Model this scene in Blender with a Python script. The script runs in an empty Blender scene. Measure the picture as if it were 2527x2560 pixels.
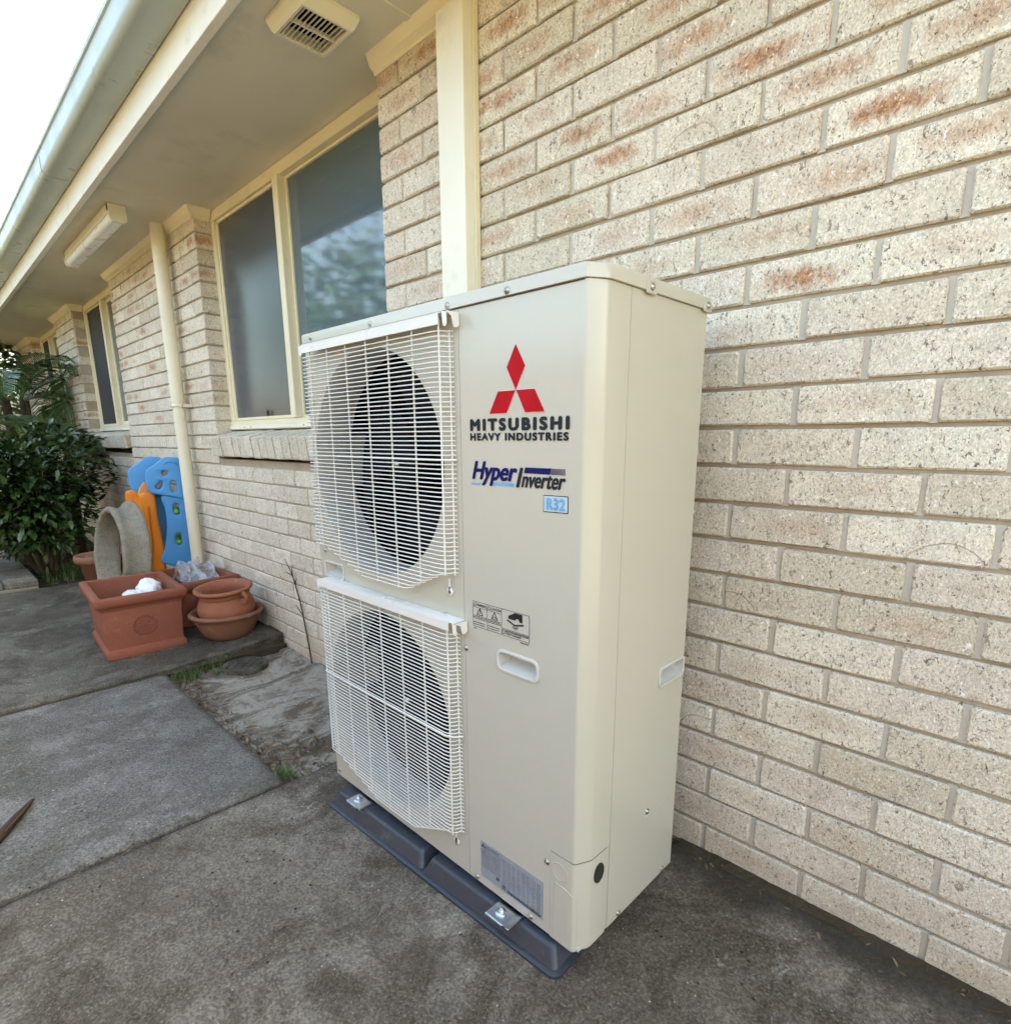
import bpy, bmesh, math, random
from mathutils import Matrix, Vector, noise as mnoise

random.seed(7)
scene = bpy.context.scene
COL = scene.collection
PI = math.pi

# ------------------------------------------------------------------ camera, sky, sun, exposure
cam_d = bpy.data.cameras.new('camera')
cam = bpy.data.objects.new('camera', cam_d)
COL.objects.link(cam)
CAM = Vector((1.5516, -0.8069, 1.0520))
RIGHT = Vector((0.715585, 0.698510, -0.004767))
DOWN = Vector((0.149410, -0.159721, -0.975790))
FWD = Vector((-0.682360, 0.697548, -0.218658))
cam.matrix_world = Matrix(((RIGHT.x, -DOWN.x, -FWD.x, CAM.x),
                           (RIGHT.y, -DOWN.y, -FWD.y, CAM.y),
                           (RIGHT.z, -DOWN.z, -FWD.z, CAM.z),
                           (0, 0, 0, 1)))
cam_d.sensor_width = 36
cam_d.sensor_fit = 'AUTO'
cam_d.lens = 36 * 1438.3 / 2560
cam_d.shift_x = -0.0005
cam_d.shift_y = 0.0526
cam_d.clip_start = 0.02
cam_d.clip_end = 500
scene.camera = cam
FPX = 1438.3

world = bpy.data.worlds.new('World')
scene.world = world
world.use_nodes = True
wn = world.node_tree
sky = wn.nodes.new('ShaderNodeTexSky')
sky.sky_type = 'NISHITA'
sky.sun_disc = False
SUN_EL, SUN_AZ = 38.0, 32.0
sky.sun_elevation = math.radians(SUN_EL)
sky.sun_rotation = math.radians(SUN_AZ)
sky.air_density = 1.0
sky.dust_density = 6.0
sky.ozone_density = 0.6
bg = wn.nodes['Background']
bg.inputs['Strength'].default_value = 0.15
wn.links.new(sky.outputs['Color'], bg.inputs['Color'])

sun_d = bpy.data.lights.new('sun', 'SUN')
sun_d.energy = 3.2
sun_d.angle = math.radians(0.53)
sun_d.color = (1.0, 0.95, 0.87)
sun = bpy.data.objects.new('sun', sun_d)
COL.objects.link(sun)
az, el = math.radians(SUN_AZ), math.radians(SUN_EL)
sdir = Vector((math.sin(az) * math.cos(el), math.cos(az) * math.cos(el), math.sin(el)))
sun.rotation_euler = sdir.to_track_quat('Z', 'Y').to_euler()
sun.location = sdir * 30

vs = scene.view_settings
vs.view_transform = 'Standard'
vs.look = 'None'
vs.gamma = 1.0
vs.use_curve_mapping = False
vs.exposure = 3.15
vs.use_white_balance = True
vs.white_balance_temperature = 7150
vs.white_balance_tint = 3
scene.cycles.use_adaptive_sampling = True
scene.cycles.adaptive_threshold = 0.02
scene.cycles.adaptive_min_samples = 12
scene.cycles.max_bounces = 6
scene.cycles.diffuse_bounces = 4
scene.cycles.glossy_bounces = 3
scene.cycles.transmission_bounces = 4
scene.cycles.caustics_reflective = False
scene.cycles.caustics_refractive = False

# ------------------------------------------------------------------ small node helper
class NT:
    def __init__(s, name):
        s.m = bpy.data.materials.new(name)
        s.m.use_nodes = True
        s.t = s.m.node_tree
        s.b = s.t.nodes['Principled BSDF']
    def n(s, typ, **kw):
        nd = s.t.nodes.new('ShaderNode' + typ)
        for k, v in kw.items():
            setattr(nd, k, v)
        return nd
    def put(s, sock, v):
        if isinstance(v, bpy.types.NodeSocket):
            s.t.links.new(v, sock)
        elif v is not None:
            if isinstance(v, (tuple, list)) and len(v) == 3 and sock.type == 'RGBA':
                v = (*v, 1)
            sock.default_value = v
    def pos(s):
        return s.n('NewGeometry').outputs['Position']
    def scale(s, vec, xyz):
        nd = s.n('VectorMath', operation='MULTIPLY')
        s.put(nd.inputs[0], vec); nd.inputs[1].default_value = xyz
        return nd.outputs[0]
    def addv(s, a, b):
        nd = s.n('VectorMath', operation='ADD')
        s.put(nd.inputs[0], a); s.put(nd.inputs[1], b)
        return nd.outputs[0]
    def noise(s, scale, detail=3, rough=.55, vec=None, dist=0):
        nd = s.n('TexNoise')
        nd.inputs['Scale'].default_value = scale
        nd.inputs['Detail'].default_value = detail
        nd.inputs['Roughness'].default_value = rough
        nd.inputs['Distortion'].default_value = dist
        s.put(nd.inputs['Vector'], vec if vec is not None else s.pos())
        return nd.outputs['Fac']
    def voro(s, scale, vec=None, out='Distance', rnd=1):
        nd = s.n('TexVoronoi')
        nd.inputs['Scale'].default_value = scale
        nd.inputs['Randomness'].default_value = rnd
        s.put(nd.inputs['Vector'], vec if vec is not None else s.pos())
        return nd.outputs[out]
    def ramp(s, fac, lo, hi, a=0., b=1.):
        nd = s.n('MapRange', interpolation_type='SMOOTHSTEP')
        s.put(nd.inputs['Value'], fac)
        nd.inputs['From Min'].default_value = lo
        nd.inputs['From Max'].default_value = hi
        nd.inputs['To Min'].default_value = a
        nd.inputs['To Max'].default_value = b
        return nd.outputs['Result']
    def math(s, op, a, b=0., clamp=False):
        nd = s.n('Math', operation=op, use_clamp=clamp)
        s.put(nd.inputs[0], a); s.put(nd.inputs[1], b)
        return nd.outputs[0]
    def mix(s, fac, a, b, mode='MIX'):
        nd = s.n('Mix', data_type='RGBA', blend_type=mode)
        s.put(nd.inputs[0], fac); s.put(nd.inputs[6], a); s.put(nd.inputs[7], b)
        return nd.outputs[2]
    def attr(s, name):
        nd = s.n('Attribute', attribute_name=name)
        return nd
    def sep(s, v):
        nd = s.n('SeparateXYZ'); s.put(nd.inputs[0], v)
        return nd.outputs
    def bump(s, h, dist=.002, strength=.6):
        nd = s.n('Bump')
        nd.inputs['Strength'].default_value = strength
        nd.inputs['Distance'].default_value = dist
        s.put(nd.inputs['Height'], h)
        s.put(s.b.inputs['Normal'], nd.outputs[0])
    def done(s, col=None, rough=.6, spec=None, metal=None):
        s.put(s.b.inputs['Base Color'], col)
        s.put(s.b.inputs['Roughness'], rough)
        if spec is not None: s.b.inputs['Specular IOR Level'].default_value = spec
        if metal is not None: s.b.inputs['Metallic'].default_value = metal
        return s.m

M = {}
# brick: cream, flashed orange-brown in the middle of some bricks, pitted and speckled
t = NT('brick')
tint = t.sep(t.attr('tint').outputs['Vector'])
P = t.pos()
uv = t.sep(t.n('UVMap', uv_map='UVMap').outputs[0])
big = t.noise(1.1, 2)
base = t.mix(tint[1], (.61, .535, .405), (.79, .715, .575))
base = t.mix(t.ramp(tint[2], .35, .95, 0., .8), base, (.70, .605, .49))
base = t.mix(t.math('MULTIPLY', t.ramp(t.noise(13, 4, .6), .44, .70), .40), base, (.52, .455, .36))
du = t.math('DIVIDE', uv[0], .072)
dv = t.math('DIVIDE', uv[1], .019)
rr = t.math('SQRT', t.math('ADD', t.math('MULTIPLY', du, du), t.math('MULTIPLY', dv, dv)))
rr = t.math('ADD', rr, t.math('MULTIPLY', t.math('SUBTRACT', t.noise(48, 5, .7, t.scale(P, (1, 1, .6))), .5), 3.4))
stain = t.math('MULTIPLY', t.ramp(rr, 1.7, .1), tint[0])
base = t.mix(stain, base, t.mix(t.ramp(t.noise(120, 3, .7), .42, .62), (.52, .28, .145), (.33, .135, .06)))
grain = t.noise(170, 3, .7, t.scale(P, (1, 1, .6)))
base = t.mix(t.math('MULTIPLY', t.ramp(grain, .58, .70), .55), base, (.30, .24, .175))
base = t.mix(t.math('MULTIPLY', t.ramp(grain, .42, .28), .5), base, (.86, .82, .75))
def specks(scale, rad, keep, col, amt):
    global base
    vn_ = t.n('TexVoronoi'); vn_.inputs['Scale'].default_value = scale
    t.put(vn_.inputs['Vector'], t.addv(t.scale(P, (1, 1, .72)), (keep, keep * 3, 0)))
    k_ = t.math('LESS_THAN', t.sep(vn_.outputs['Color'])[0], keep)
    m_ = t.math('MULTIPLY', t.ramp(vn_.outputs['Distance'], rad, rad * .55), k_)
    base = t.mix(t.math('MULTIPLY', m_, amt), base, col)
wob = t.n('TexNoise'); wob.inputs['Scale'].default_value = 160; wob.inputs['Detail'].default_value = 2
t.put(wob.inputs['Vector'], P)
Pw = t.addv(P, t.scale(t.addv(wob.outputs['Color'], (-.5, -.5, -.5)), (.011, .011, .011)))
cr1 = t.noise(105, 2, .55, t.scale(Pw, (1, 1, .55)), 1.2)
base = t.mix(t.math('MULTIPLY', t.ramp(cr1, .60, .68), .72), base, (.20, .145, .10))
cr2 = t.noise(62, 2, .5, t.scale(t.addv(Pw, (4.2, 0, 1.3)), (1, 1, .6)), 1.6)
base = t.mix(t.math('MULTIPLY', t.ramp(cr2, .675, .73), .8), base, (.11, .08, .058))
base = t.mix(t.math('MULTIPLY', t.ramp(cr1, .36, .29), .8), base, (.90, .87, .81))
P0, P = P, Pw
specks(120, .25, .20, (.085, .06, .045), .85)
specks(210, .30, .22, (.24, .17, .115), .8)
P = P0
bv_ = t.n('TexVoronoi'); bv_.inputs['Scale'].default_value = 380
t.put(bv_.inputs['Vector'], t.scale(P, (1, 1, .7)))
bk_ = t.ramp(t.sep(bv_.outputs['Color'])[1], 0., 1., .80, 1.14)
bc_ = t.n('CombineXYZ')
for q_ in bc_.inputs: t.put(q_, bk_)
base = t.mix(.9, base, bc_.outputs[0], 'MULTIPLY')
# faint curved press mark on some bricks
cu_ = t.math('SUBTRACT', uv[0], t.math('MULTIPLY', t.math('SUBTRACT', tint[1], .5), .16))
cv_ = t.math('ADD', uv[1], .046)
ra = t.math('ADD', t.math('SQRT', t.math('ADD', t.math('MULTIPLY', cu_, cu_), t.math('MULTIPLY', t.math('MULTIPLY', cv_, cv_), 1.6))), t.math('MULTIPLY', t.noise(16, 2), .02))
arc = t.math('MULTIPLY', t.ramp(t.math('ABSOLUTE', t.math('SUBTRACT', ra, .072)), .0026, .0006), t.math('LESS_THAN', tint[2], .09))
base = t.mix(t.math('MULTIPLY', arc, .38), base, (.46, .36, .25))
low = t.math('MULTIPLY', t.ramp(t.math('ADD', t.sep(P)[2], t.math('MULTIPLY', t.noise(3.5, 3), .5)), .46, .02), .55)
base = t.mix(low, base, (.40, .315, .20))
t.bump(t.math('ADD', t.math('ADD', t.math('MULTIPLY', grain, -1.0), t.math('MULTIPLY', t.noise(55, 4, .6), .7)), t.math('MULTIPLY', arc, -.6)), .0032, .9)
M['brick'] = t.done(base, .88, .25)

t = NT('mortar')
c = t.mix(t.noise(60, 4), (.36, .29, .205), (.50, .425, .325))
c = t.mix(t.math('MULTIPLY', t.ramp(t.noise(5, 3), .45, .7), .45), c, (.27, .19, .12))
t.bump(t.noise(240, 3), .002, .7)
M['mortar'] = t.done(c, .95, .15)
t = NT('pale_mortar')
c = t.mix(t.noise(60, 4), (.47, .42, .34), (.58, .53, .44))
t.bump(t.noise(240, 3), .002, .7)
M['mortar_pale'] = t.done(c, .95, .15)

def concrete(name, light, dark, moss, stain=.62, wall=False):
    t = NT(name)
    P = t.pos()
    c = t.mix(t.ramp(t.noise(2.1, 6, .66), .34, .66), dark, light)
    c = t.mix(t.math('MULTIPLY', t.ramp(t.noise(3.4, 6, .68, None, .8), .44, .62), stain), c, moss)
    c = t.mix(t.math('MULTIPLY', t.ramp(t.noise(14, 6, .72), .45, .66), .6), c, dark)
    g1 = t.noise(150, 5, .75)
    c = t.mix(t.math('MULTIPLY', t.ramp(g1, .50, .70), .38), c, tuple(x * 1.7 for x in light))
    c = t.mix(t.math('MULTIPLY', t.ramp(g1, .47, .30), .55), c, tuple(x * .42 for x in dark))
    sm = t.math('MULTIPLY', t.ramp(t.noise(30, 5, .75, t.scale(P, (1, .6, 1)), 1.5), .55, .70), t.ramp(t.noise(2.6, 4), .50, .62))
    c = t.mix(t.math('MULTIPLY', sm, .6), c, (.40, .39, .36))
    fl = t.math('MULTIPLY', t.ramp(t.voro(44), .11, .06), t.ramp(t.noise(9, 2), .52, .6))
    c = t.mix(fl, c, (.52, .50, .46))
    fd = t.math('MULTIPLY', t.ramp(t.voro(31, t.addv(P, (3.1, 2.2, 0))), .15, .08), t.ramp(t.noise(6, 2, .5, t.addv(P, (7, 1, 0))), .5, .6))
    c = t.mix(fd, c, (.018, .016, .013))
    gv = t.n('TexVoronoi'); gv.inputs['Scale'].default_value = 210
    t.put(gv.inputs['Vector'], P)
    gk = t.ramp(t.sep(gv.outputs['Color'])[0], 0., 1., .66, 1.30)
    gc = t.n('CombineXYZ')
    for q_ in gc.inputs: t.put(q_, gk)
    c = t.mix(.85, c, gc.outputs[0], 'MULTIPLY')
    es = t.math('MULTIPLY', t.ramp(t.noise(1.7, 6, .72, t.addv(P, (5, 3, 0)), .5), .525, .55), .32)
    c = t.mix(es, c, tuple(x * .8 for x in moss))
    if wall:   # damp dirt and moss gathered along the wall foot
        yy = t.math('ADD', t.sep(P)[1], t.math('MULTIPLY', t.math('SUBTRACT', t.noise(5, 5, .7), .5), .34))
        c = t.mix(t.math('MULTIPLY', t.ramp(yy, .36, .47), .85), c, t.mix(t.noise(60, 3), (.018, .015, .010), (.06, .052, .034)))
    t.bump(t.math('ADD', g1, t.math('MULTIPLY', t.noise(22, 4), .8)), .004, .8)
    return t.done(c, t.ramp(g1, .3, .7, .95, .72), .3)
M['concrete'] = concrete('concrete', (.220, .204, .176), (.115, .105, .088), (.075, .064, .046))
M['concrete_far'] = concrete('concrete_weathered', (.165, .146, .112), (.075, .065, .048), (.042, .035, .021), .95)
M['concrete_near'] = concrete('concrete_stained', (.225, .195, .152), (.110, .092, .068), (.062, .046, .028), .9, True)

t = NT('soil_with_cement')
c = t.mix(t.noise(5, 5, .65), (.075, .055, .036), (.19, .155, .115))
ce = t.ramp(t.noise(3.0, 5, .68, t.scale(t.pos(), (1.7, .8, 1)), .8), .44, .58)
c = t.mix(t.math('MULTIPLY', ce, .85), c, (.36, .325, .27))
c = t.mix(t.math('MULTIPLY', t.ramp(t.noise(34, 5, .75), .5, .66), .6), c, (.10, .08, .058))
c = t.mix(t.ramp(t.noise(90, 3), .63, .72), c, (.5, .47, .41))
t.bump(t.noise(40, 5, .7), .008, .9)
M['soil'] = t.done(c, .95, .15)

t = NT('garden_earth')
c = t.mix(t.noise(12, 5, .65), (.03, .022, .014), (.10, .078, .05))
t.bump(t.noise(60, 5), .01, .9)
M['earth'] = t.done(c, .95, .1)

t = NT('yard_ground')
c = t.mix(t.noise(1.2, 4), (.13, .14, .06), (.24, .21, .13))
M['yard'] = t.done(c, .95, .1)

def paint(name, col, col2=None, rough=.45, spec=.4, dirt=(.35, .28, .18), amt=.25, sc=6, bmp=.0004):
    t = NT(name)
    c = t.mix(t.ramp(t.noise(2.3, 3), .35, .7), col, col2 or tuple(x * .93 for x in col))
    c = t.mix(t.math('MULTIPLY', t.ramp(t.noise(sc, 5, .7), .55, .78), amt), c, dirt)
    t.bump(t.noise(130, 3), bmp, .5)
    r = t.ramp(t.noise(9, 4), .3, .7, rough - .07, rough + .09)
    return t.done(c, r, spec)
M['cream'] = paint('cream_paint', (.80, .715, .50), None, .42)
M['cream_light'] = paint('pale_cream_paint', (.82, .77, .63), None, .5, .4, (.42, .35, .25), .3)
M['fascia'] = paint('fascia_paint', (.80, .77, .69), (.76, .72, .62), .5, .4, (.45, .33, .2), .45, 9)
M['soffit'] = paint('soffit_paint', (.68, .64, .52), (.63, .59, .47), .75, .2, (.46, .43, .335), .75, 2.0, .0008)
M['gutter'] = paint('gutter_steel', (.40, .45, .43), (.37, .42, .40), .34, .5, (.22, .22, .18), .35, 12)
M['white_plastic'] = paint('white_plastic', (.74, .72, .66), None, .38, .45, (.45, .4, .3), .2)
M['vent_plastic'] = paint('vent_plastic', (.72, .67, .53), None, .45, .4, (.4, .33, .22), .3)
M['diffuser'] = paint('ribbed_diffuser', (.78, .78, .76), None, .3, .5, (.4, .38, .32), .25)
M['pipe'] = paint('pipe_paint', (.75, .69, .52), (.71, .645, .47), .45, .4, (.40, .32, .2), .35, 8)
M['reveal'] = M['cream']

t = NT('ac_ivory_paint')
c = t.mix(t.noise(1.6, 2), (.485, .458, .375), (.50, .473, .39))
M['ac'] = t.done(c, .17, .5)
M['ac_dark'] = paint('unit_inner_grey', (.42, .405, .36), None, .5)
M['guard'] = paint('guard_coating', (.74, .72, .66), None, .32, .5, (.5, .45, .35), .12)
M['handle'] = paint('handle_plastic', (.56, .545, .49), None, .35, .45, (.4, .36, .28), .1)
def flat(name, col, rough=.5, spec=.4, metal=0.):
    t = NT(name)
    c = t.mix(t.ramp(t.noise(30, 3), .35, .7), col, tuple(x * .86 for x in col))
    return t.done(c, rough, spec, metal)
def ink(name, col): return flat(name, col, .55, .12)
M['black'] = flat('black_plastic', (.012, .012, .014), .45)
M['fan_black'] = flat('fan_plastic', (.006, .006, .007), .7, .15)
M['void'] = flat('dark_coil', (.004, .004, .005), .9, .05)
M['seam'] = flat('seam_gap', (.10, .09, .07), .9, .1)
M['rubber'] = flat('black_rubber', (.03, .028, .026), .8, .2)
M['red'] = ink('red_print', (.44, .004, .010))
M['halo'] = flat('pale_print', (.72, .62, .56), .35)
M['ink'] = ink('charcoal_print', (.022, .025, .03))
M['inkl'] = ink('thin_print', (.07, .07, .065))
M['navy'] = ink('navy_print', (.008, .008, .10))
M['sky_print'] = ink('light_blue_print', (.16, .38, .60))
M['pale_blue'] = ink('pale_blue_print', (.46, .55, .60))
M['plate'] = flat('rating_plate', (.30, .315, .345), .35, .5)
M['plate_ink'] = ink('plate_print', (.165, .17, .195))
M['screw'] = flat('screw_steel', (.45, .42, .36), .3, .5, 1.)
M['zinc'] = flat('zinc_steel', (.62, .65, .68), .28, .5, 1.)
t = NT('slab_plastic')
c = t.mix(t.noise(4, 4), (.026, .030, .040), (.036, .041, .053))
c = t.mix(t.math('MULTIPLY', t.ramp(t.noise(20, 5, .7), .58, .75), .4), c, (.16, .16, .15))
t.bump(t.noise(300, 2), .0006, .6)
M['pad'] = t.done(c, .42, .5)

t = NT('window_glass')
P = t.pos()
t.bump(t.math('ADD', t.noise(2.0, 2, .5, t.scale(P, (22, 22, .8))), t.noise(3, 2)), .0012, .06)
t.b.inputs['IOR'].default_value = 1.9
M['glass'] = t.done((.12, .175, .21), .06, .8)
tr_ = t.n('BsdfTransparent'); tr_.inputs[0].default_value = (.72, .80, .82, 1)
mx_ = t.n('MixShader'); mx_.inputs[0].default_value = .72
t.t.links.new(tr_.outputs[0], mx_.inputs[1]); t.t.links.new(t.b.outputs[0], mx_.inputs[2])
t.t.links.new(mx_.outputs[0], t.t.nodes['Material Output'].inputs['Surface'])
M['blind'] = paint('blind_slat', (.42, .46, .46), None, .6, .3, (.3, .3, .28), .2)
t = NT('screened_glass')
P = t.pos()
sx = t.sep(P)
mesh_ = t.noise(700, 1)
t.bump(mesh_, .0004, .3)
M['screen_glass'] = t.done(t.mix(mesh_, (.048, .060, .074), (.076, .092, .108)), .16, .8)
t = NT('fly_screen')
M['screen'] = t.done(t.mix(t.noise(500, 1), (.03, .03, .036), (.06, .06, .068)), .6, .3)

def terracotta(name, col, white=.25):
    t = NT(name)
    c = t.mix(t.noise(5, 4, .6), col, tuple(x * .78 for x in col))
    c = t.mix(t.math('MULTIPLY', t.ramp(t.noise(11, 5, .7), .55, .75), white), c, (.5, .40, .32))
    c = t.mix(t.math('MULTIPLY', t.ramp(t.noise(170, 3), .58, .7), .4), c, tuple(x * .5 for x in col))
    t.bump(t.noise(190, 3), .0012, .5)
    return t.done(c, .75, .3)
M['terra'] = terracotta('terracotta', (.275, .088, .050))
M['terra2'] = terracotta('terracotta_orange', (.34, .125, .064), .35)
M['terra3'] = terracotta('terracotta_dusty', (.255, .118, .07), .5)
t = NT('lichen_concrete')
c = t.mix(t.noise(8, 5, .65), (.17, .15, .105), (.36, .33, .26))
c = t.mix(t.math('MULTIPLY', t.ramp(t.noise(30, 6, .8), .48, .70), .6), c, (.14, .12, .075))
c = t.mix(t.math('MULTIPLY', t.ramp(t.noise(110, 4, .7), .56, .68), .6), c, (.07, .06, .045))
c = t.mix(t.math('MULTIPLY', t.ramp(t.noise(45, 5, .7), .40, .30), .5), c, (.52, .50, .43))
t.bump(t.noise(70, 5, .7), .008, .9)
M['lichen'] = t.done(c, .95, .1)
def toy(name, col):
    t = NT(name)
    c = t.mix(t.noise(6, 4), col, tuple(x * .85 for x in col))
    t.bump(t.noise(260, 2), .0006, .5)
    return t.done(c, .42, .4)
M['blue'] = toy('blue_toy_plastic', (.075, .32, .66))
M['orange'] = toy('orange_toy_plastic', (.78, .22, .012))
M['orange_in'] = toy('orange_insert', (.62, .25, .06))
M['green'] = toy('green_toy_plastic', (.14, .50, .06))
M['white_bag'] = paint('white_plastic_film', (.80, .80, .82), None, .35, .4, (.5, .5, .5), .1)
t = NT('clear_film')
t.bump(t.noise(30, 4, .6), .01, .5)
t.done((.55, .57, .59), .22, .7)
tr_ = t.n('BsdfTransparent')
mx_ = t.n('MixShader'); t.put(mx_.inputs[0], t.ramp(t.noise(18, 3), .35, .7, .28, .62))
t.t.links.new(tr_.outputs[0], mx_.inputs[1]); t.t.links.new(t.b.outputs[0], mx_.inputs[2])
t.t.links.new(mx_.outputs[0], t.t.nodes['Material Output'].inputs['Surface'])
M['film'] = t.m
def leafm(name, a, b, rough=.3, spec=.5, trans=.12, sc=22):
    t = NT(name)
    ob = t.sep(t.attr('tint').outputs['Vector'])
    c = t.mix(ob[0], a, b)
    c = t.mix(t.math('MULTIPLY', t.noise(sc, 2), .5), c, tuple(x * .5 for x in a))
    M_ = t.done(c, rough, spec)
    t.b.inputs['Subsurface Weight'].default_value = 0
    t.b.inputs['Transmission Weight'].default_value = 0
    return M_
M['camellia'] = leafm('camellia_leaf', (.028, .060, .018), (.085, .145, .038), .24, .6)
M['palm'] = leafm('palm_leaflet', (.03, .07, .02), (.13, .20, .065), .38, .45)
M['hedge'] = leafm('pale_leaf', (.09, .13, .03), (.22, .24, .07), .5, .3)
M['weed'] = leafm('weed_leaf', (.05, .09, .02), (.13, .19, .05), .5, .3)
M['dead'] = leafm('dead_leaf', (.11, .075, .04), (.30, .23, .15), .8, .2)
M['bark'] = paint('bark', (.10, .075, .05), None, .9, .1, (.2, .17, .12), .4, 20, .004)
M['twig'] = paint('dry_twig', (.07, .048, .032), None, .9, .1, (.16, .12, .08), .4, 20, .002)
M['rooftile'] = paint('roof_tile', (.20, .11, .075), None, .8, .2)
M['paver'] = concrete('paver_stone', (.27, .25, .20), (.15, .135, .105), (.09, .08, .055), .6)

# ------------------------------------------------------------------ object helpers
def props(o, label=None, cat=None, group=None, kind=None):
    if label: o['label'] = label
    if cat: o['category'] = cat
    if group: o['group'] = group
    if kind: o['kind'] = kind
    return o

EMPTY_LOC = {}
def thing(name, loc, label, cat, group=None):
    e = bpy.data.objects.new(name, None)
    e.location = loc
    e.empty_display_size = .1
    COL.objects.link(e)
    EMPTY_LOC[e.name] = Vector(loc)
    return props(e, label, cat, group)

def link(name, me, mat=None, parent=None):
    o = bpy.data.objects.new(name, me)
    if mat is not None:
        me.materials.clear()
        me.materials.append(M[mat] if isinstance(mat, str) else mat)
    COL.objects.link(o)
    if parent is not None:
        o.parent = parent
        if parent.name in EMPTY_LOC:
            o.matrix_parent_inverse = Matrix.Translation(-EMPTY_LOC[parent.name])
    return o

class MB:
    """collects vertices and faces in world space"""
    def __init__(s):
        s.v = []; s.f = []; s.sm = []
    def add(s, vs, fs, smooth=False):
        k = len(s.v)
        s.v += [tuple(p) for p in vs]
        s.f += [tuple(i + k for i in f) for f in fs]
        s.sm += [smooth] * len(fs)
        return s
    def box(s, x0, x1, y0, y1, z0, z1, bev=0., seg=2):
        if bev <= 0:
            return s.add([(x, y, z) for x in (x0, x1) for y in (y0, y1) for z in (z0, z1)],
                         [(0, 1, 3, 2), (4, 6, 7, 5), (0, 4, 5, 1), (2, 3, 7, 6), (0, 2, 6, 4), (1, 5, 7, 3)])
        bm = bmesh.new()
        bmesh.ops.create_cube(bm, size=1)
        for v in bm.verts:
            v.co = ((x0 + x1) / 2 + v.co.x * (x1 - x0), (y0 + y1) / 2 + v.co.y * (y1 - y0), (z0 + z1) / 2 + v.co.z * (z1 - z0))
        bmesh.ops.bevel(bm, geom=list(bm.edges), offset=bev, segments=seg, profile=.5, affect='EDGES')
        bm.verts.index_update()
        s.add([v.co[:] for v in bm.verts], [[v.index for v in f.verts] for f in bm.faces], False)
        bm.free()
        return s
    def prism(s, poly, fn, a, b, smooth=False):
        """poly: 2-d loop, fn(p, q, h) -> xyz, from h=a to h=b"""
        n = len(poly)
        vs = [fn(p, q, a) for p, q in poly] + [fn(p, q, b) for p, q in poly]
        fs = [tuple(range(n))[::-1], tuple(range(n, 2 * n))] + [(i, (i + 1) % n, n + (i + 1) % n, n + i) for i in range(n)]
        return s.add(vs, fs, smooth)
    def tube(s, pts, r, seg=6, cap=True):
        pts = [Vector(p) for p in pts]
        n = len(pts)
        rad = r if isinstance(r, (list, tuple)) else [r] * n
        rings = []
        prev = None
        for i, p in enumerate(pts):
            d = (pts[min(i + 1, n - 1)] - pts[max(i - 1, 0)]).normalized()
            if prev is None:
                a = d.orthogonal().normalized()
            else:
                a = (prev - d * prev.dot(d)).normalized()
            prev = a
            b = d.cross(a)
            rings.append([p + (a * math.cos(2 * PI * k / seg) + b * math.sin(2 * PI * k / seg)) * rad[i] for k in range(seg)])
        vs = [q for rg in rings for q in rg]
        fs = [(i * seg + k, i * seg + (k + 1) % seg, (i + 1) * seg + (k + 1) % seg, (i + 1) * seg + k) for i in range(n - 1) for k in range(seg)]
        s.add(vs, fs, True)
        if cap:
            s.add(rings[0], [tuple(range(seg))[::-1]]); s.add(rings[-1], [tuple(range(seg))])
        return s
    def lathe(s, prof, fn, seg=40, closed=False, smooth=True):
        """prof: [(r, h)...]; fn(x, y, h) -> xyz"""
        n = len(prof)
        vs = [fn(r * math.cos(2 * PI * k / seg), r * math.sin(2 * PI * k / seg), h) for r, h in prof for k in range(seg)]
        m = n if closed else n - 1
        fs = [(i * seg + k, i * seg + (k + 1) % seg, ((i + 1) % n) * seg + (k + 1) % seg, ((i + 1) % n) * seg + k) for i in range(m) for k in range(seg)]
        return s.add(vs, fs, smooth)
    def grid(s, fn, nu, nv, smooth=True):
        vs = [fn(i / nu, j / nv) for j in range(nv + 1) for i in range(nu + 1)]
        fs = [(j * (nu + 1) + i, j * (nu + 1) + i + 1, (j + 1) * (nu + 1) + i + 1, (j + 1) * (nu + 1) + i) for j in range(nv) for i in range(nu)]
        return s.add(vs, fs, smooth)
    def mesh(s, name, xf=None, recalc=True):
        me = bpy.data.meshes.new(name)
        v = s.v if xf is None else [tuple(xf @ Vector(p)) for p in s.v]
        me.from_pydata(v, [], s.f)
        me.polygons.foreach_set('use_smooth', s.sm)
        if recalc:
            bm = bmesh.new(); bm.from_mesh(me)
            bmesh.ops.recalc_face_normals(bm, faces=bm.faces)
            bm.to_mesh(me); bm.free()
        me.update()
        return me
    def build(s, name, mat, parent=None, xf=None, recalc=True):
        return link(name, s.mesh(name, xf, recalc), mat, parent)

def autosmooth(o, deg=35):
    me = o.data
    me.polygons.foreach_set('use_smooth', [True] * len(me.polygons))
    me.set_sharp_from_angle(angle=math.radians(deg))
    return o

def curve_mesh(name, loops, thick, bev=0., res=2):
    cu = bpy.data.curves.new(name, 'CURVE')
    cu.dimensions = '2D'; cu.fill_mode = 'BOTH'
    cu.extrude = max(thick / 2 - bev, 0)
    cu.bevel_depth = bev; cu.bevel_resolution = res
    cu.offset = -bev
    for lp in loops:
        sp = cu.splines.new('POLY'); sp.points.add(len(lp) - 1)
        for pt, (x, y) in zip(sp.points, lp): pt.co = (x, y, 0, 1)
        sp.use_cyclic_u = True
    o = bpy.data.objects.new('tmp', cu)
    me = bpy.data.meshes.new_from_object(o)
    bpy.data.objects.remove(o); bpy.data.curves.remove(cu)
    me.name = name
    return me

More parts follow.
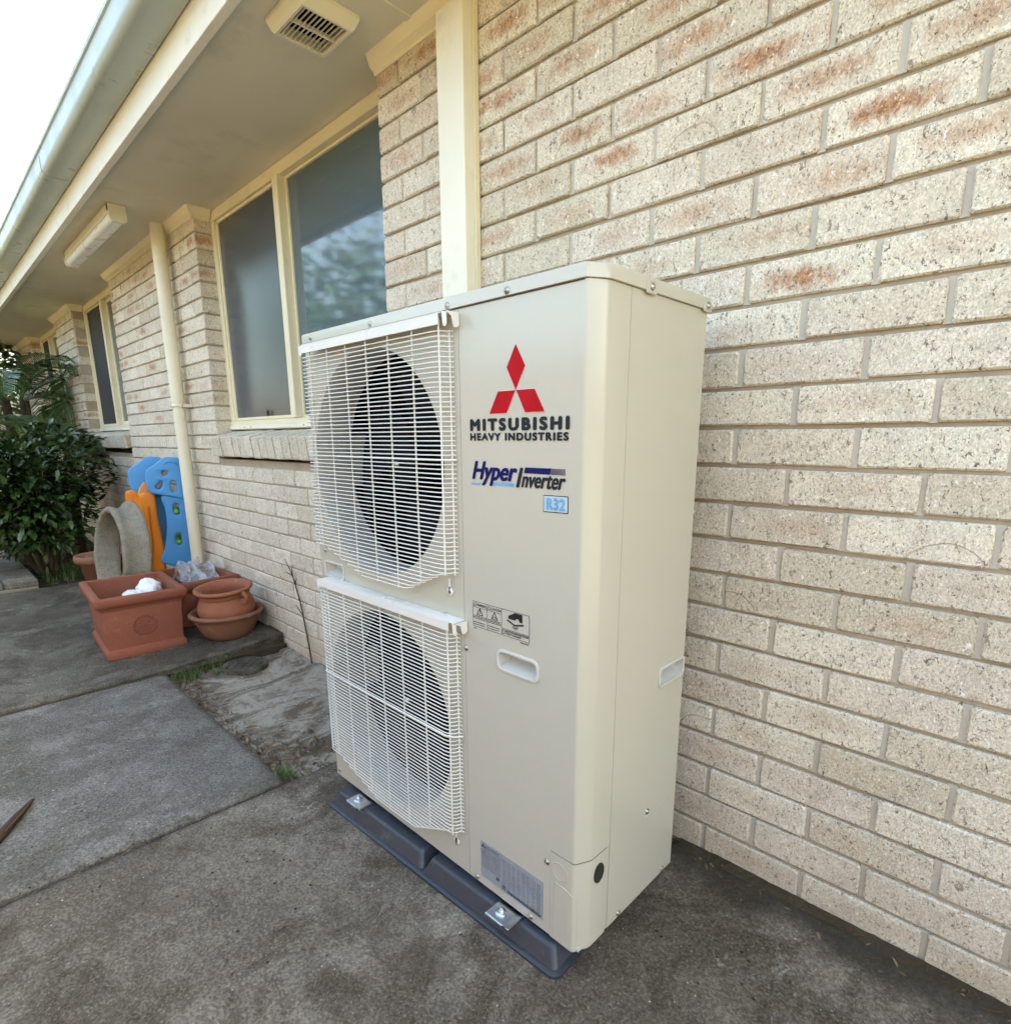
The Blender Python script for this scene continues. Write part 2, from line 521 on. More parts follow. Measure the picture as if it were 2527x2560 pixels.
def plate(name, loops, thick, fn, mat, parent=None, bev=0., res=2, smooth=False):
    """2-d loops (holes by even-odd) given a thickness; fn(x, y, h) -> xyz"""
    me = curve_mesh(name, loops, thick, bev, res)
    for v in me.vertices: v.co = fn(*v.co)
    bm = bmesh.new(); bm.from_mesh(me)
    bmesh.ops.remove_doubles(bm, verts=bm.verts, dist=1e-6)
    bmesh.ops.recalc_face_normals(bm, faces=bm.faces)
    bm.to_mesh(me); bm.free()
    o = link(name, me, mat, parent)
    if smooth: autosmooth(o, 40)
    else: me.polygons.foreach_set('use_smooth', [False] * len(me.polygons))
    return o

def circ(cx, cy, r, n=48, a0=0, a1=2 * PI):
    full = abs(a1 - a0 - 2 * PI) < 1e-6
    k = n if full else n - 1
    return [(cx + r * math.cos(a0 + (a1 - a0) * i / k), cy + r * math.sin(a0 + (a1 - a0) * i / k)) for i in range(n)]
def rrect(x0, x1, y0, y1, r, n=5):
    out = []
    for cx, cy, a in ((x1 - r, y1 - r, 0), (x0 + r, y1 - r, PI / 2), (x0 + r, y0 + r, PI), (x1 - r, y0 + r, 1.5 * PI)):
        out += circ(cx, cy, r, n, a, a + PI / 2)
    return out
def smooth_loop(pts, sub=5):
    n = len(pts); out = []
    for i in range(n):
        p0, p1, p2, p3 = (Vector(pts[(i + k - 1) % n]) for k in range(4))
        for j in range(sub):
            u = j / sub
            q = .5 * ((2 * p1) + (p2 - p0) * u + (2 * p0 - 5 * p1 + 4 * p2 - p3) * u * u + (3 * p1 - p0 - 3 * p2 + p3) * u ** 3)
            out.append((q.x, q.y))
    return out
def text_mesh(body, x0, x1, z0, z1, fn, name, mat, parent, shear=0., bold=0., space=1.):
    """flat lettering; bold thickens it with sideways copies, each a hair proud of the last"""
    cu = bpy.data.curves.new('txt', 'FONT')
    cu.body = body; cu.fill_mode = 'FRONT'; cu.resolution_u = 4
    cu.shear = shear; cu.space_character = space
    o = bpy.data.objects.new('tmp', cu)
    me = bpy.data.meshes.new_from_object(o)
    bpy.data.objects.remove(o); bpy.data.curves.remove(cu)
    vs = [v.co.copy() for v in me.vertices]; fs = [tuple(p.vertices) for p in me.polygons]
    bpy.data.meshes.remove(me)
    ax, bx = min(v.x for v in vs), max(v.x for v in vs); ay, by = min(v.y for v in vs), max(v.y for v in vs)
    offs = [(0, 0)] if bold <= 0 else [(-1, 0), (1, 0), (0, 0), (-.5, .6), (.5, -.6), (-.5, -.6), (.5, .6)]
    mb = MB()
    for k, (ox, oz) in enumerate(offs):
        dx, dz = ox * bold, oz * bold
        mb.add([fn(x0 + bold + (v.x - ax) / (bx - ax) * (x1 - x0 - 2 * bold) + dx, z0 + bold * .6 + (v.y - ay) / (by - ay) * (z1 - z0 - 1.2 * bold) + dz, -.00002 * k) for v in vs], fs)
    return mb.build(name, mat, parent, None, False)

def nz(x, y, z=0., s=1.):
    return mnoise.noise(Vector((x * s, y * s, z * s)))

def color_attr(me, name, vals):
    """vals: one rgb per polygon"""
    at = me.color_attributes.new(name, 'FLOAT_COLOR', 'CORNER')
    buf = []
    for p in me.polygons:
        c = vals[p.index]
        buf += [c[0], c[1], c[2], 1.] * p.loop_total
    at.data.foreach_set('color', buf)

# ================================================================== GROUND
GY = -0.06
def gz(x, y):
    """height of the paving: level, rising a little towards the house wall"""
    u = min(max((y - .27) / .24, 0), 1)
    if x < -1.46:
        u2 = min(max((y + .25) / .76, 0), 1)
        return -0.047 + .045 * u2 * u2
    if x < -.175:
        return -0.058
    return GY + .034 * u * u * (3 - 2 * u)

MB().grid(lambda u, v: (-120 + 240 * u, -120 + 240 * v, -.16), 12, 12, False).build('ground', 'yard')
props(bpy.data.objects['ground'], 'dry grassy yard ground reaching away from the house', None, None, 'structure')

pave = thing('pavement', (-1, -.8, -.1), 'grey stained concrete path of cast slabs along the house wall', None)
pave['kind'] = 'structure'
def slab(x0, x1, y0, y1, mat, res, jit, label):
    nx = max(2, int((x1 - x0) / res)); ny = max(2, int((y1 - y0) / res))
    mb = MB()
    def top(u, v):
        x = x0 + (x1 - x0) * u; y = y0 + (y1 - y0) * v
        z = gz((x0 + x1) / 2, y) + .003 * nz(x, y, 0, 3) + .0012 * nz(x, y, 5, 14)
        e = min(u * (x1 - x0), (1 - u) * (x1 - x0), v * (y1 - y0), (1 - v) * (y1 - y0))
        if e < 1e-6:
            z -= .007 + .004 * nz(x, y, 9, 20)
        dx = dy = 0
        if u < 1e-6 or u > 1 - 1e-6: dx = jit * (nz(0, y, 3, 9) + .7 * nz(0, y, 3, 31))
        if v < 1e-6 or v > 1 - 1e-6: dy = jit * (nz(x, 0, 4, 9) + .7 * nz(x, 0, 4, 31))
        return (x + dx, y + dy, z)
    mb.grid(top, nx, ny)
    k = len(mb.v)
    rim = [i for i in range(nx + 1)] + [j * (nx + 1) + nx for j in range(1, ny + 1)] + [ny * (nx + 1) + i for i in range(nx - 1, -1, -1)] + [j * (nx + 1) for j in range(ny - 1, 0, -1)]
    low = [(mb.v[i][0], mb.v[i][1], -.15) for i in rim]
    n = len(rim)
    mb.v += low
    for i in range(n):
        mb.f.append((rim[i], rim[(i + 1) % n], k + (i + 1) % n, k + i)); mb.sm.append(False)
    o = mb.build('concrete_slab', mat, pave)
    o['label'] = label
slab(-.168, 4.0, -3.2, .505, 'concrete_near', .03, .008, 'stained slab under the air conditioner')
slab(-1.462, -.182, -3.2, -.098, 'concrete', .025, .010, 'paler grey slab with a chipped edge')
slab(-3.93, -1.478, -3.2, .505, 'concrete_far', .03, .009, 'dark weathered slab under the pots')
# outer joint debris
soil = MB()
def pit(u, v):
    x = -1.475 + 1.32 * u; y = -.11 + .62 * v
    return (x, y, -.098 + .010 * nz(x, y, 1, 4) + .006 * nz(x, y, 2, 15) + (.018 if v > .93 else 0) * (.6 + nz(x, 0, 7, 9)))
soil.grid(pit, 60, 30)
props(soil.build('soil', 'soil'), 'bare earth strip with pale cement smears between slabs and wall', None, None, 'structure')
mb = MB()
mb.grid(lambda u, v: (-9.6 + 5.7 * u, -3.2 + 3.7 * v, -.075 + .02 * nz(u * 9, v * 6, 0, 3)), 40, 30)
props(mb.build('garden_bed', 'earth'), 'dark leaf-strewn garden bed beyond the concrete', None, None, 'structure')
# crack filler under slab joints
mb = MB()
mb.box(-.20, -.15, -3.2, -.08, -.15, -.074).box(-1.50, -1.44, -3.2, .505, -.15, -.062)
props(mb.build('soil_joint', 'earth'), 'dark dirt packed in the joints between slabs', None, None, 'structure')

# ================================================================== HOUSE
YW = .512            # outer face of the brickwork
CH, BL, JT, JB = .0853, .2425, .0098, .0085
ZB0, XJ0 = 1.330, .988
SOF = 2.297
def zc(c): return ZB0 + CH * c          # underside of the bricks of course c
house = thing('brick_house', (-2.5, .6, -.06), 'cream brick house with deep eaves and recessed windows along a concrete path', 'house')

WIN = [(-2.155, -.345, 1.10), (-5.515, -4.065, 1.125), (-8.05, -6.455, 1.125)]   # x0, x1, sill height
SEG = [(-.345, 3.4), (-4.065, -2.155), (-6.455, -5.515), (-9.6, -8.05)]
wall = MB()
for a, b in SEG:
    wall.box(a + (.009 if a > -9 else 0), b - (.009 if b < 3 else 0), YW + .0115, YW + .13, -.14, SOF + .01)
for a, b, zs in WIN:
    wall.box(a - .0, b + .0, YW + .006, YW + .125, -.14, .934)
bricks = []   # (course, x0, x1, y_front, seed)
def rowcut(c, a, b):
    off = BL / 2 if c % 2 else 0
    x = XJ0 + off - BL * 60
    out = []
    while x < b:
        l, r = max(x, a), min(x + BL, b)
        if b - r < .03: r = b
        if l - a < .03: l = a
        if r - l > .05 and (not out or l >= out[-1][1] - 1e-6):
            out.append((l, r, abs(l - a) < 1e-6, abs(r - b) < 1e-6))
        x += BL
    return out
for a, b in SEG:
    for c in range(-17, 12):
        for l, r, ea, eb in rowcut(c, a, b): bricks.append((c, l, r, ea, eb, 0))
for w, (a, b, zs) in enumerate(WIN):
    for c in range(-17, -5):
        for l, r, ea, eb in rowcut(c, a, b): bricks.append((c, l, r, False, False, 1))

hj = random.Random(4)
heads = MB()
for c, l, r, ea, eb, kind in bricks:      # head joints, struck almost flush
    if not eb:
        d = hj.uniform(.0050, .0085)
        heads.box(r - JT / 2 - .003, r + JT / 2 + .003, YW + d, YW + .02, zc(c) - .001, zc(c) + CH - JB + .001)
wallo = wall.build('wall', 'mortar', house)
wallo['label'] = 'cream brick wall with raked mortar joints'
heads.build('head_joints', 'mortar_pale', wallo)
MB().box(-9.7, 3.5, .70, 5.5, -.14, SOF + .02).build('core_light_block', 'mortar', house)  # solid core added to block light coming through the house from behind

STAIN = {}
def st(c, n, s):
    off = BL / 2 if c % 2 else 0
    STAIN[(c, round((XJ0 + off + BL * n) * 100))] = s
for a in [(0, 0, 1.0), (3, 0, 1.0), (5, -1, .95), (4, 0, .7), (6, -1, .75), (4, -2, .9), (5, -3, .75), (7, -4, .9), (2, 1, .6), (4, 1, .6),
          (5, 1, .5), (1, -1, .35), (-3, 0, .35), (-6, 0, .3), (8, -2, .7), (7, -2, .6), (9, -4, .9), (10, -5, .8), (8, -6, .6), (7, -6, .9), (4, -6, .5), (3, -4, .5), (8, -3, .5), (6, -3, .4), (9, -3, .8), (8, 0, .5)]:
    st(*a)

def hit_unit(p):
    """does the air conditioner stand between the camera and p"""
    d = p - CAM
    t0, t1 = 0., 1.
    for k, (lo, hi) in enumerate(((-.0, .967), (0., .38), (0., 1.325))):
        if abs(d[k]) < 1e-9: continue
        a, b = (lo - CAM[k]) / d[k], (hi - CAM[k]) / d[k]
        if a > b: a, b = b, a
        t0, t1 = max(t0, a), min(t1, b)
    return t0 < t1
def shown(p, area):
    q = p - CAM
    z = q.dot(FWD)
    if z < .1: return 0
    x, y = 1264 + FPX * q.dot(RIGHT) / z, 1414.7 + FPX * q.dot(DOWN) / z
    if not (-60 < x < 2590 and -60 < y < 2620) or hit_unit(p): return 0
    cosv = abs(q.normalized().y)
    return area * cosv / (z * z)

def brick_geo(c, l, r, ea, eb, rnd):
    """one brick: chipped rounded face, soft arris, 38 triangles"""
    x0 = l + (0 if ea else JT / 2); x1 = r - (0 if eb else JT / 2)
    z0 = zc(c) + .0; z1 = zc(c) + CH - JB
    yf = YW + rnd.uniform(-.0022, .0022)
    z0 += rnd.uniform(-.0015, .0015); z1 += rnd.uniform(-.0015, .0015)
    x0 += 0 if ea else rnd.uniform(-.0018, .0018); x1 += 0 if eb else rnd.uniform(-.0018, .0018)
    k = .006
    def ring(ins, y, cut):
        j = lambda: rnd.uniform(-.0008, .0008)
        a0, a1, b0, b1 = x0 + ins, x1 - ins, z0 + ins, z1 - ins
        pts = [(a0 + cut, b0), (a1 - cut, b0), (a1, b0 + cut), (a1, b1 - cut), (a1 - cut, b1), (a0 + cut, b1), (a0, b1 - cut), (a0, b0 + cut)]
        return [(x + j(), y + j() * .6, z + j()) for x, z in pts]
    vs = ring(.0035, yf, k) + ring(.0, yf + .0045, k * .8) + [(x, YW + .108, z) for x, y, z in ring(0, 0, k * .8)]
    fs = [tuple(range(8))] + [(i, 8 + i, 8 + (i + 1) % 8, (i + 1) % 8) for i in range(8)] + [(8 + i, 16 + i, 16 + (i + 1) % 8, 8 + (i + 1) % 8) for i in range(8)]
    return vs, fs, ((x0 + x1) / 2, (z0 + z1) / 2)

def brick_mesh(items, name):
    V, F, UV, T = [], [], [], []
    for it, rnd in items:
        c, l, r, ea, eb, kind = it
        vs, fs, (cx, cz) = brick_geo(c, l, r, ea, eb, rnd)
        k = len(V); V += vs
        s = STAIN.get((c, round(l * 100)))
        if s is None:
            if l < -.4: s = rnd.choice([0, 0, 0, 0, 0, .35, .7, .9]) if c > -3 else rnd.choice([0, 0, 0, 0, .2])
            else: s = rnd.choice([0, 0, 0, .12, .25]) if c < 1 else rnd.choice([0, 0, .2, .35, .5, .65])
        tt = (s, rnd.random(), rnd.random())
        du, dv = rnd.uniform(-.035, .035), rnd.uniform(-.008, .008)
        for q, f in enumerate(fs):
            F.append(tuple(i + k for i in f)); T.append(tt)
            for i in f:
                if q <= 8: UV.append((vs[i][0] - cx + du, vs[i][2] - cz + dv))
                else: UV.append(((vs[i][1] - YW - .05) * .8 + .02, vs[i][2] - cz + dv))
    me = bpy.data.meshes.new(name)
    me.from_pydata(V, [], F)
    ul = me.uv_layers.new(name='UVMap')
    ul.data.foreach_set('uv', [x for p in UV for x in p])
    color_attr(me, 'tint', T)
    me.update()
    return me

scored = []
for it in bricks:
    c, l, r, ea, eb, kind = it
    p = Vector(((l + r) / 2, YW, zc(c) + CH / 2))
    scored.append((shown(p, r - l), it, random.Random(c * 7919 + round(l * 1000))))
scored.sort(key=lambda q: -q[0])
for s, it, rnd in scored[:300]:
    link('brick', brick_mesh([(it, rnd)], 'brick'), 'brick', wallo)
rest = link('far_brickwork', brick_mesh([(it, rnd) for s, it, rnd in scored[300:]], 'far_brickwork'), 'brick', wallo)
rest['kind'] = 'stuff'

# soffit, fascia, gutter, roof
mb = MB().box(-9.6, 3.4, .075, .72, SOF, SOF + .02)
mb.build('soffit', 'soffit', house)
for x in (-.105, -2.95, -5.9, 2.6):
    mb = MB().box(x - .014, x + .014, .08, .505 if x > -.4 else .6, SOF - .0035, SOF + .002, .002, 1)
    mb.build('soffit_joint', 'soffit', house)
MB().box(-9.6, 3.4, .044, .0745, 2.277, 2.50, .003, 2).build('fascia', 'fascia', house)
g = []   # quad gutter, profile in (y, z)
gr = .034
prof = [(.043, 2.50), (.043, 2.392), (.036, 2.386), (-.050, 2.386)] + [(-.050 + gr * math.sin(a_), 2.420 - gr * math.cos(a_)) for a_ in [-(k + 1) * PI / 2 / 7 for k in range(7)]] + \
       [(-.084, 2.470), (-.086, 2.480), (-.093, 2.484), (-.095, 2.494), (-.089, 2.50), (-.079, 2.50), (-.077, 2.49), (-.077, 2.45), (-.076, 2.425), (-.05, 2.392), (.035, 2.392), (.035, 2.50)]
mb = MB()
mb.prism(prof, lambda y, z, x: (x, y, z), -9.6, 3.4, False)
go = autosmooth(mb.build('gutter', 'gutter', house), 30)
# joint sleeve of the gutter
mb = MB()
pr2 = [(y * 1.0 + (-.0025 if y < .03 else 0), z - .0025) for y, z in prof[1:12]] + [(y, z) for y, z in reversed(prof[1:12])]
mb.prism(pr2, lambda y, z, x: (x, y, z), -2.55, -2.49)
autosmooth(mb.build('gutter_joint', 'gutter', go), 30)
mb = MB()
rf = [(-.05, 2.505), (6.0, 4.7), (6.0, 4.9), (-.05, 2.53)]
mb.prism(rf, lambda y, z, x: (x, y, z), -9.9, 3.6)
mb.build('roof', 'rooftile', house)

# cornice moulding under the soffit, wrapped round each pier
cp = [(.012, 0), (.016, -.005), (.020, -.014), (.028, -.030), (.041, -.040), (.045, -.044), (.046, -.052), (.052, -.052), (.052, 0)]   # (out from soffit edge inwards, down)
def cornice(path):
    """path: plan polyline along the brick face, outward side to its right; moulding 52 mm deep"""
    pts = [Vector(p) for p in path]
    n = len(pts); rings = []
    for i, p in enumerate(pts):
        d1 = (pts[i] - pts[i - 1]).normalized() if i else (pts[1] - pts[0]).normalized()
        d2 = (pts[i + 1] - pts[i]).normalized() if i < n - 1 else d1
        n1 = Vector((d1.y, -d1.x)); n2 = Vector((d2.y, -d2.x))
        m = (n1 + n2); m = m / max(m.dot(n1), .2)
        rings.append([(p.x + m.x * (.052 - o), p.y + m.y * (.052 - o), SOF + h) for o, h in cp])
    mb = MB(); k = len(cp)
    mb.add([q for r in rings for q in r], [(i * k + j, i * k + (j + 1) % k, (i + 1) * k + (j + 1) % k, (i + 1) * k + j) for i in range(n - 1) for j in range(k)] + [tuple(range(k)), tuple(range((n - 1) * k, n * k))])
    return autosmooth(mb.build('cornice', 'cream', house), 25)
for a, b in SEG:
    pth = [(b, YW)] if b > 3 else [(b, .6), (b, YW)]
    pth += [(a, YW)] if a < -9 or a > -.4 else [(a, YW), (a, .6)]
    cornice(pth[::-1])

# windows
def window(i, x0, x1, zb, mull, sash, label, right_sash=False):
    yf = .605
    zt = SOF
    w = link('window', bpy.data.meshes.new('window'), None, house)
    mb = MB()
    fw = .042
    mb.box(x0, x1, yf, yf + .07, zt - .052, zt - .001, .003, 1)
    mb.box(x0, x1, yf - .004, yf + .07, zb, zb + .052, .003, 1)
    mb.box(x0, x0 + fw, yf + .0005, yf + .069, zb + .052, zt - .052, .003, 1)
    mb.box(x1 - fw, x1, yf + .0005, yf + .069, zb + .052, zt - .052, .003, 1)
    me = mb.mesh('window')
    w.data = me; me.materials.append(M['cream'])
    w['label'] = label
    # drip rail with weep holes
    MB().box(x0 + .004, x1 - .004, yf - .012, yf - .0045, zb + .004, zb + .024, .002, 1).build('window_sill_rail', 'cream_light', w)
    for q in (.12, .17, .52, .57):
        xx = x0 + (x1 - x0) * q
        MB().box(xx - .004, xx + .004, yf - .0126, yf - .012, zb + .011, zb + .018).build('weep_hole', 'seam', w)
    MB().box(mull - .028, mull + .022, yf - .014, yf + .05, zb + .0525, zt - .0525, .003, 1).build('mullion', 'cream', w)
    # sash frames and panes
    def sashf(a, b, y, mat, nm, fr=.026):
        mb = MB()
        z0, z1 = zb + .054, zt - .054
        mb.box(a, b, y, y + .022, z1 - fr, z1, .002, 1).box(a, b, y, y + .022, z0, z0 + fr, .002, 1)
        mb.box(a, a + fr, y + .0004, y + .0216, z0 + fr, z1 - fr, .002, 1).box(b - fr, b, y + .0004, y + .0216, z0 + fr, z1 - fr, .002, 1)
        mb.build('sash_frame', 'cream', w)
        mb = MB(); mb.box(a + fr * .7, b - fr * .7, y + .010, y + .014, z0 + fr * .7, z1 - fr * .7)
        mb.build(nm, mat, w)
    sashf(x0 + fw + .001, mull - .029, yf + .012, sash, 'insect_screen' if sash == 'screen' else 'pane', .016 if sash != 'screen' else .014)
    sashf(mull + .023, x1 - fw - .001, yf + .026, 'glass', 'pane', .03 if right_sash else .012)
    if sash != 'screen':
        MB().box(mull - .36, mull - .352, yf + .008, yf + .012, zb + .071, zb + .098).box(mull - .342, mull - .334, yf + .008, yf + .012, zb + .071, zb + .098).box(mull - .36, mull - .334, yf + .008, yf + .012, zb + .0985, zb + .104).build('latch', 'black', w)
    if i == 0:      # blind hanging behind the fixed pane
        z = zb + .09
        while z < zt - .07:
            mb = MB(); mb.add([(mull + .03, .652, z), (x1 - .05, .652, z), (x1 - .05, .678, z + .030), (mull + .03, .678, z + .030), (mull + .03, .650, z + .002), (x1 - .05, .650, z + .002), (x1 - .05, .676, z + .032), (mull + .03, .676, z + .032)],
                              [(0, 1, 2, 3), (7, 6, 5, 4), (0, 4, 5, 1), (1, 5, 6, 2), (2, 6, 7, 3), (3, 7, 4, 0)])
            mb.build('blind_slat', 'blind', w)
            z += .052
    # sloping brick-on-edge sill
    n = int(round((x1 - x0 + .0) / .0853)); step = (x1 - x0) / n
    for k in range(n):
        rnd = random.Random(900 + i * 50 + k)
        a, b = x0 + k * step + .004, x0 + (k + 1) * step - .004
        jj = lambda s=.0025: rnd.uniform(-s, s)
        dy, dz = jj(), jj(.002)
        sec = [(.462, 1.055), (.468, 1.060), (.604, 1.094), (.604, .985), (.485, .952), (.477, .950), (.474, .956)]
        off = zb - 1.10
        mb = MB()
        vs = [(a + jj(.001), y + dy, z + dz + off) for y, z in sec] + [(b + jj(.001), y + dy, z + dz + off) for y, z in sec]
        m = len(sec)
        mb.add(vs, [tuple(range(m)), tuple(range(m, 2 * m))[::-1]] + [(q, (q + 1) % m, m + (q + 1) % m, m + q) for q in range(m)])
        me = mb.mesh('sill_brick')
        me.uv_layers.new(name='UVMap').data.foreach_set('uv', [.3] * (2 * len(me.loops)))
        color_attr(me, 'tint', [(0, rnd.random() * .6, rnd.random() * .4)] * len(me.polygons))
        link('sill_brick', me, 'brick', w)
    mb = MB(); mb.prism([(.472, 1.048), (.60, 1.082), (.60, .965), (.488, .955)], lambda y, z, x: (x, y, z + zb - 1.10), x0 + .003, x1 - .003)
    mb.build('sill_mortar', 'mortar', w)
    return w
window(0, -2.155, -.345, 1.10, -1.31, 'screen_glass', 'tall two-pane window beside the air conditioner')
window(1, -5.515, -4.065, 1.125, -4.78, 'screen', 'narrow window with dark fly screen, middle of the wall', True)
window(2, -8.05, -6.455, 1.125, -7.40, 'screen', 'farthest window, half hidden by the palm', True)

# ================================================================== FITTINGS ON THE HOUSE
pc = thing('pipe_cover', (.10, .48, .3), 'cream square duct cover running up the brick wall behind the air conditioner', 'duct cover')
mb = MB().box(.043, .158, .4545, .5095, .12, 2.2405, .0035, 2)
mb.build('cover', 'cream_light', pc)
MB().box(.0365, .0425, .490, .5095, .12, 2.2405, .001, 1).box(.1585, .1645, .490, .5095, .12, 2.2405, .001, 1).build('base_flange', 'cream', pc)

dp = thing('downpipe', (-2.575, .452, 0), 'round cream downpipe standing against the brick wall left of the big window', 'downpipe')
mb = MB().tube([(-2.575, .452, -.02), (-2.575, .452, 1.26)], .0365, 28)
mb.build('lower_pipe', 'pipe', dp)
MB().tube([(-2.575, .452, 1.2605), (-2.575, .452, SOF - .001)], .0395, 28).build('upper_pipe', 'pipe', dp)
mb = MB().lathe([(.0405, 1.245), (.0425, 1.247), (.0425, 1.262), (.0405, 1.264)], lambda x, y, h: (-2.575 + x, .452 + y, h), 28)
mb.box(-2.533, -2.505, .452, .456, 1.247, 1.262).box(-2.510, -2.505, .452, .510, 1.245, 1.264)
mb.build('bracket', 'pipe', dp)

lt = thing('batten_light', (-3.0, .21, SOF), 'long white batten light fixed under the eave', 'light fixture')
lp = [(.168, SOF - .001), (.168, 2.262), (.170, 2.252), (.252, 2.252), (.254, 2.262), (.254, SOF - .001)]
MB().prism(lp, lambda y, z, x: (x, y, z), -3.62, -2.40).build('base', 'vent_plastic', lt)
dpf = [(.172, 2.2515)] + [(.2115 + .0395 * math.cos(a), 2.243 - .031 * math.sin(a)) for a in [PI - k * PI / 10 for k in range(11)]] + [(.251, 2.2515)]
dpf = []
for k in range(0, 25):
    a = PI - k * PI / 24
    rr = 1 + (.03 if k % 2 else 0)
    ex = abs(math.cos(a)) ** .55 * (1 if math.cos(a) > 0 else -1)
    ez = abs(math.sin(a)) ** .55
    dpf.append((.211 + .0375 * ex * rr, 2.2515 - .037 * ez * rr))
MB().prism(dpf, lambda y, z, x: (x, y, z), -3.60, -2.425).build('diffuser', 'diffuser', lt)
for xa, xb in ((-3.628, -3.5995), (-2.4255, -2.392)):
    mb = MB().prism([(.168, 2.2950), (.168, 2.225), (.180, 2.210), (.242, 2.210), (.254, 2.225), (.254, 2.2950)], lambda y, z, x: (x, y, z), xa, xb)
    mb.build('end_cap', 'vent_plastic', lt)

vt = thing('eave_vent', (-.287, .252, SOF), 'square white louvred exhaust vent fixed to the soffit', 'vent')
vx0, vx1, vy0, vy1 = -.404, -.203, .170, .358
mb = MB()
def ringf(ins, z): return [(vx0 + ins, vy0 + ins, z), (vx1 - ins, vy0 + ins, z), (vx1 - ins, vy1 - ins, z), (vx0 + ins, vy1 - ins, z)]
rg = [ringf(-.004, SOF - .001), ringf(-.004, SOF - .012), ringf(.008, 2.258), ringf(.013, 2.2535), ringf(.022, 2.2545), ringf(.023, 2.266), ringf(.023, 2.2945)]
mb.add([q for r in rg for q in r], [(i * 4 + k, i * 4 + (k + 1) % 4, (i + 1) * 4 + (k + 1) % 4, (i + 1) * 4 + k) for i in range(len(rg) - 1) for k in range(4)])
mb.build('frame', 'vent_plastic', vt)
MB().box(vx0 + .024, vx1 - .024, vy0 + .024, vy1 - .024, 2.288, 2.2945).build('duct_mouth', 'void', vt)
xc = (vx0 + vx1) / 2
MB().box(xc - .003, xc + .003, vy0 + .024, vy1 - .024, 2.256, 2.268).build('centre_bar', 'vent_plastic', vt)
for k in range(10):
    y = vy0 + .0300 + k * (vy1 - vy0 - .066) / 9
    for xa, xb in ((vx0 + .0235, xc - .0035), (xc + .0035, vx1 - .0235)):
        mb = MB(); mb.add([(xa, y - .0012, 2.2565), (xa, y + .0012, 2.2565), (xa, y + .0028, 2.263), (xa, y + .0008, 2.263), (xb, y - .0012, 2.2565), (xb, y + .0012, 2.2565), (xb, y + .0028, 2.263), (xb, y + .0008, 2.263)],
                          [(0, 1, 2, 3), (7, 6, 5, 4), (0, 4, 5, 1), (1, 5, 6, 2), (2, 6, 7, 3), (3, 7, 4, 0)])
        mb.build('louvre_slat', 'vent_plastic', vt)

# ================================================================== AIR CONDITIONER
ac = thing('air_conditioner', (.48, .19, -.012), 'tall ivory outdoor air conditioner with two fan grilles and red diamond logo', 'air conditioner')
W, D = .967, .379
FR = lambda x, z, h: (x, h, z)                  # front sheet: h is depth
SD = lambda y, z, h: (W + h, y, z)              # right side sheet
TH = .0016
XS = .6335                                      # seam between fan panel and service panel
CF = [(.300, .985, .278), (.300, .327, .276)]   # fan openings
# inner body: back, left, floor, partition
mb = MB().box(.0, .0016, .0, D, .0, 1.30).box(.0016, W - .004, D - .0016, D, .0, 1.30).box(.004, W - .006, .006, D - .004, .002, .006)
mb.box(XS + .002, XS + .004, .004, D - .004, .008, 1.298)
mb.build('casing', 'ac', ac)
fp = plate('fan_panel', [[(.0, .0), (XS - .0007, .0), (XS - .0007, 1.300), (.0, 1.300)], circ(*CF[0], 72), circ(*CF[1], 72), rrect(.030, .124, .664, .699, .006)],
           TH, lambda x, z, h: (x, h + TH / 2, z), 'ac', ac)
sp_ = plate('service_panel', [[(XS + .0007, .0), (.8885, .0), (.8885, .211), (.945, .2108), (.945, 1.300), (XS + .0007, 1.300)], rrect(.741, .848, .575, .614, .011)],
            TH, lambda x, z, h: (x, h + TH / 2, z), 'ac', ac)
# folded corner of the service panel
cpl = [(.945, 0)] + [(.948, .0008), (.951, .003)] + [(.9625, .0265), (.9655, .0325), (W, .038)] + [(W, .099)]
def strip(path, z0, z1, name, mat, parent, off=0., smooth=True):
    mb = MB()
    n = len(path)
    nr = []
    for i in range(n):
        a = Vector(path[max(i - 1, 0)]); b = Vector(path[min(i + 1, n - 1)])
        d = (b - a).normalized(); nr.append(Vector((d.y, -d.x)))
    out = [(path[i][0] + nr[i].x * off, path[i][1] + nr[i].y * off) for i in range(n)]
    inn = [(path[i][0] - nr[i].x * TH, path[i][1] - nr[i].y * TH) for i in range(n)]
    mb.prism(out + inn[::-1], lambda x, y, z: (x, y, z), z0, z1)
    return autosmooth(mb.build(name, mat, parent), 28)
strip(cpl, .2112, 1.300, 'corner_fold', 'ac', sp_)
strip([(.8895, 0)] + [(.93, 0)] + cpl[:-1] + [(W, .0890)], -.001, .2090, 'corner_cover', 'ac', ac, .0009)
strip([(.8885, 0), (.93, 0)] + cpl[:-1] + [(W, .0905)], .2090, .2111, 'cover_seam', 'seam', ac, -.0003)
# embossed outline on the corner cover
def emb(pts, r=.0011):
    return MB().tube(pts, r, 6)
emb([(.899, -.0009, .004), (.899, -.0009, .135), (.903, -.0009, .142), (.930, -.0009, .140), (.9455, -.0009, .134), (.953, .0055, .126), (.954, .0075, .118), (.954, .0075, .004)]).build('emboss', 'ac', ac)
emb([(W + .0004, .080, .150), (W + .0004, .060, .135), (W - .0005, .0385, .124), (W - .0018, .0345, .112), (W - .0018, .0345, .06)]).build('emboss', 'ac', ac)
MB().lathe([(.0205, -.0004), (.0205, -.0016), (.0188, -.0016), (.0188, -.0004)], lambda x, y, h: (.913 + x, h, .173 + y), 28).build('knockout', 'ac', ac)
gm = MB().lathe([(.0, .0022), (.017, .0022), (.0205, .0016), (.0205, -.0005)], lambda x, y, h: (W + .0009 + h, .061 + x * .86, .166 + y * 1.1), 28)
gm.build('grommet', 'rubber', ac)
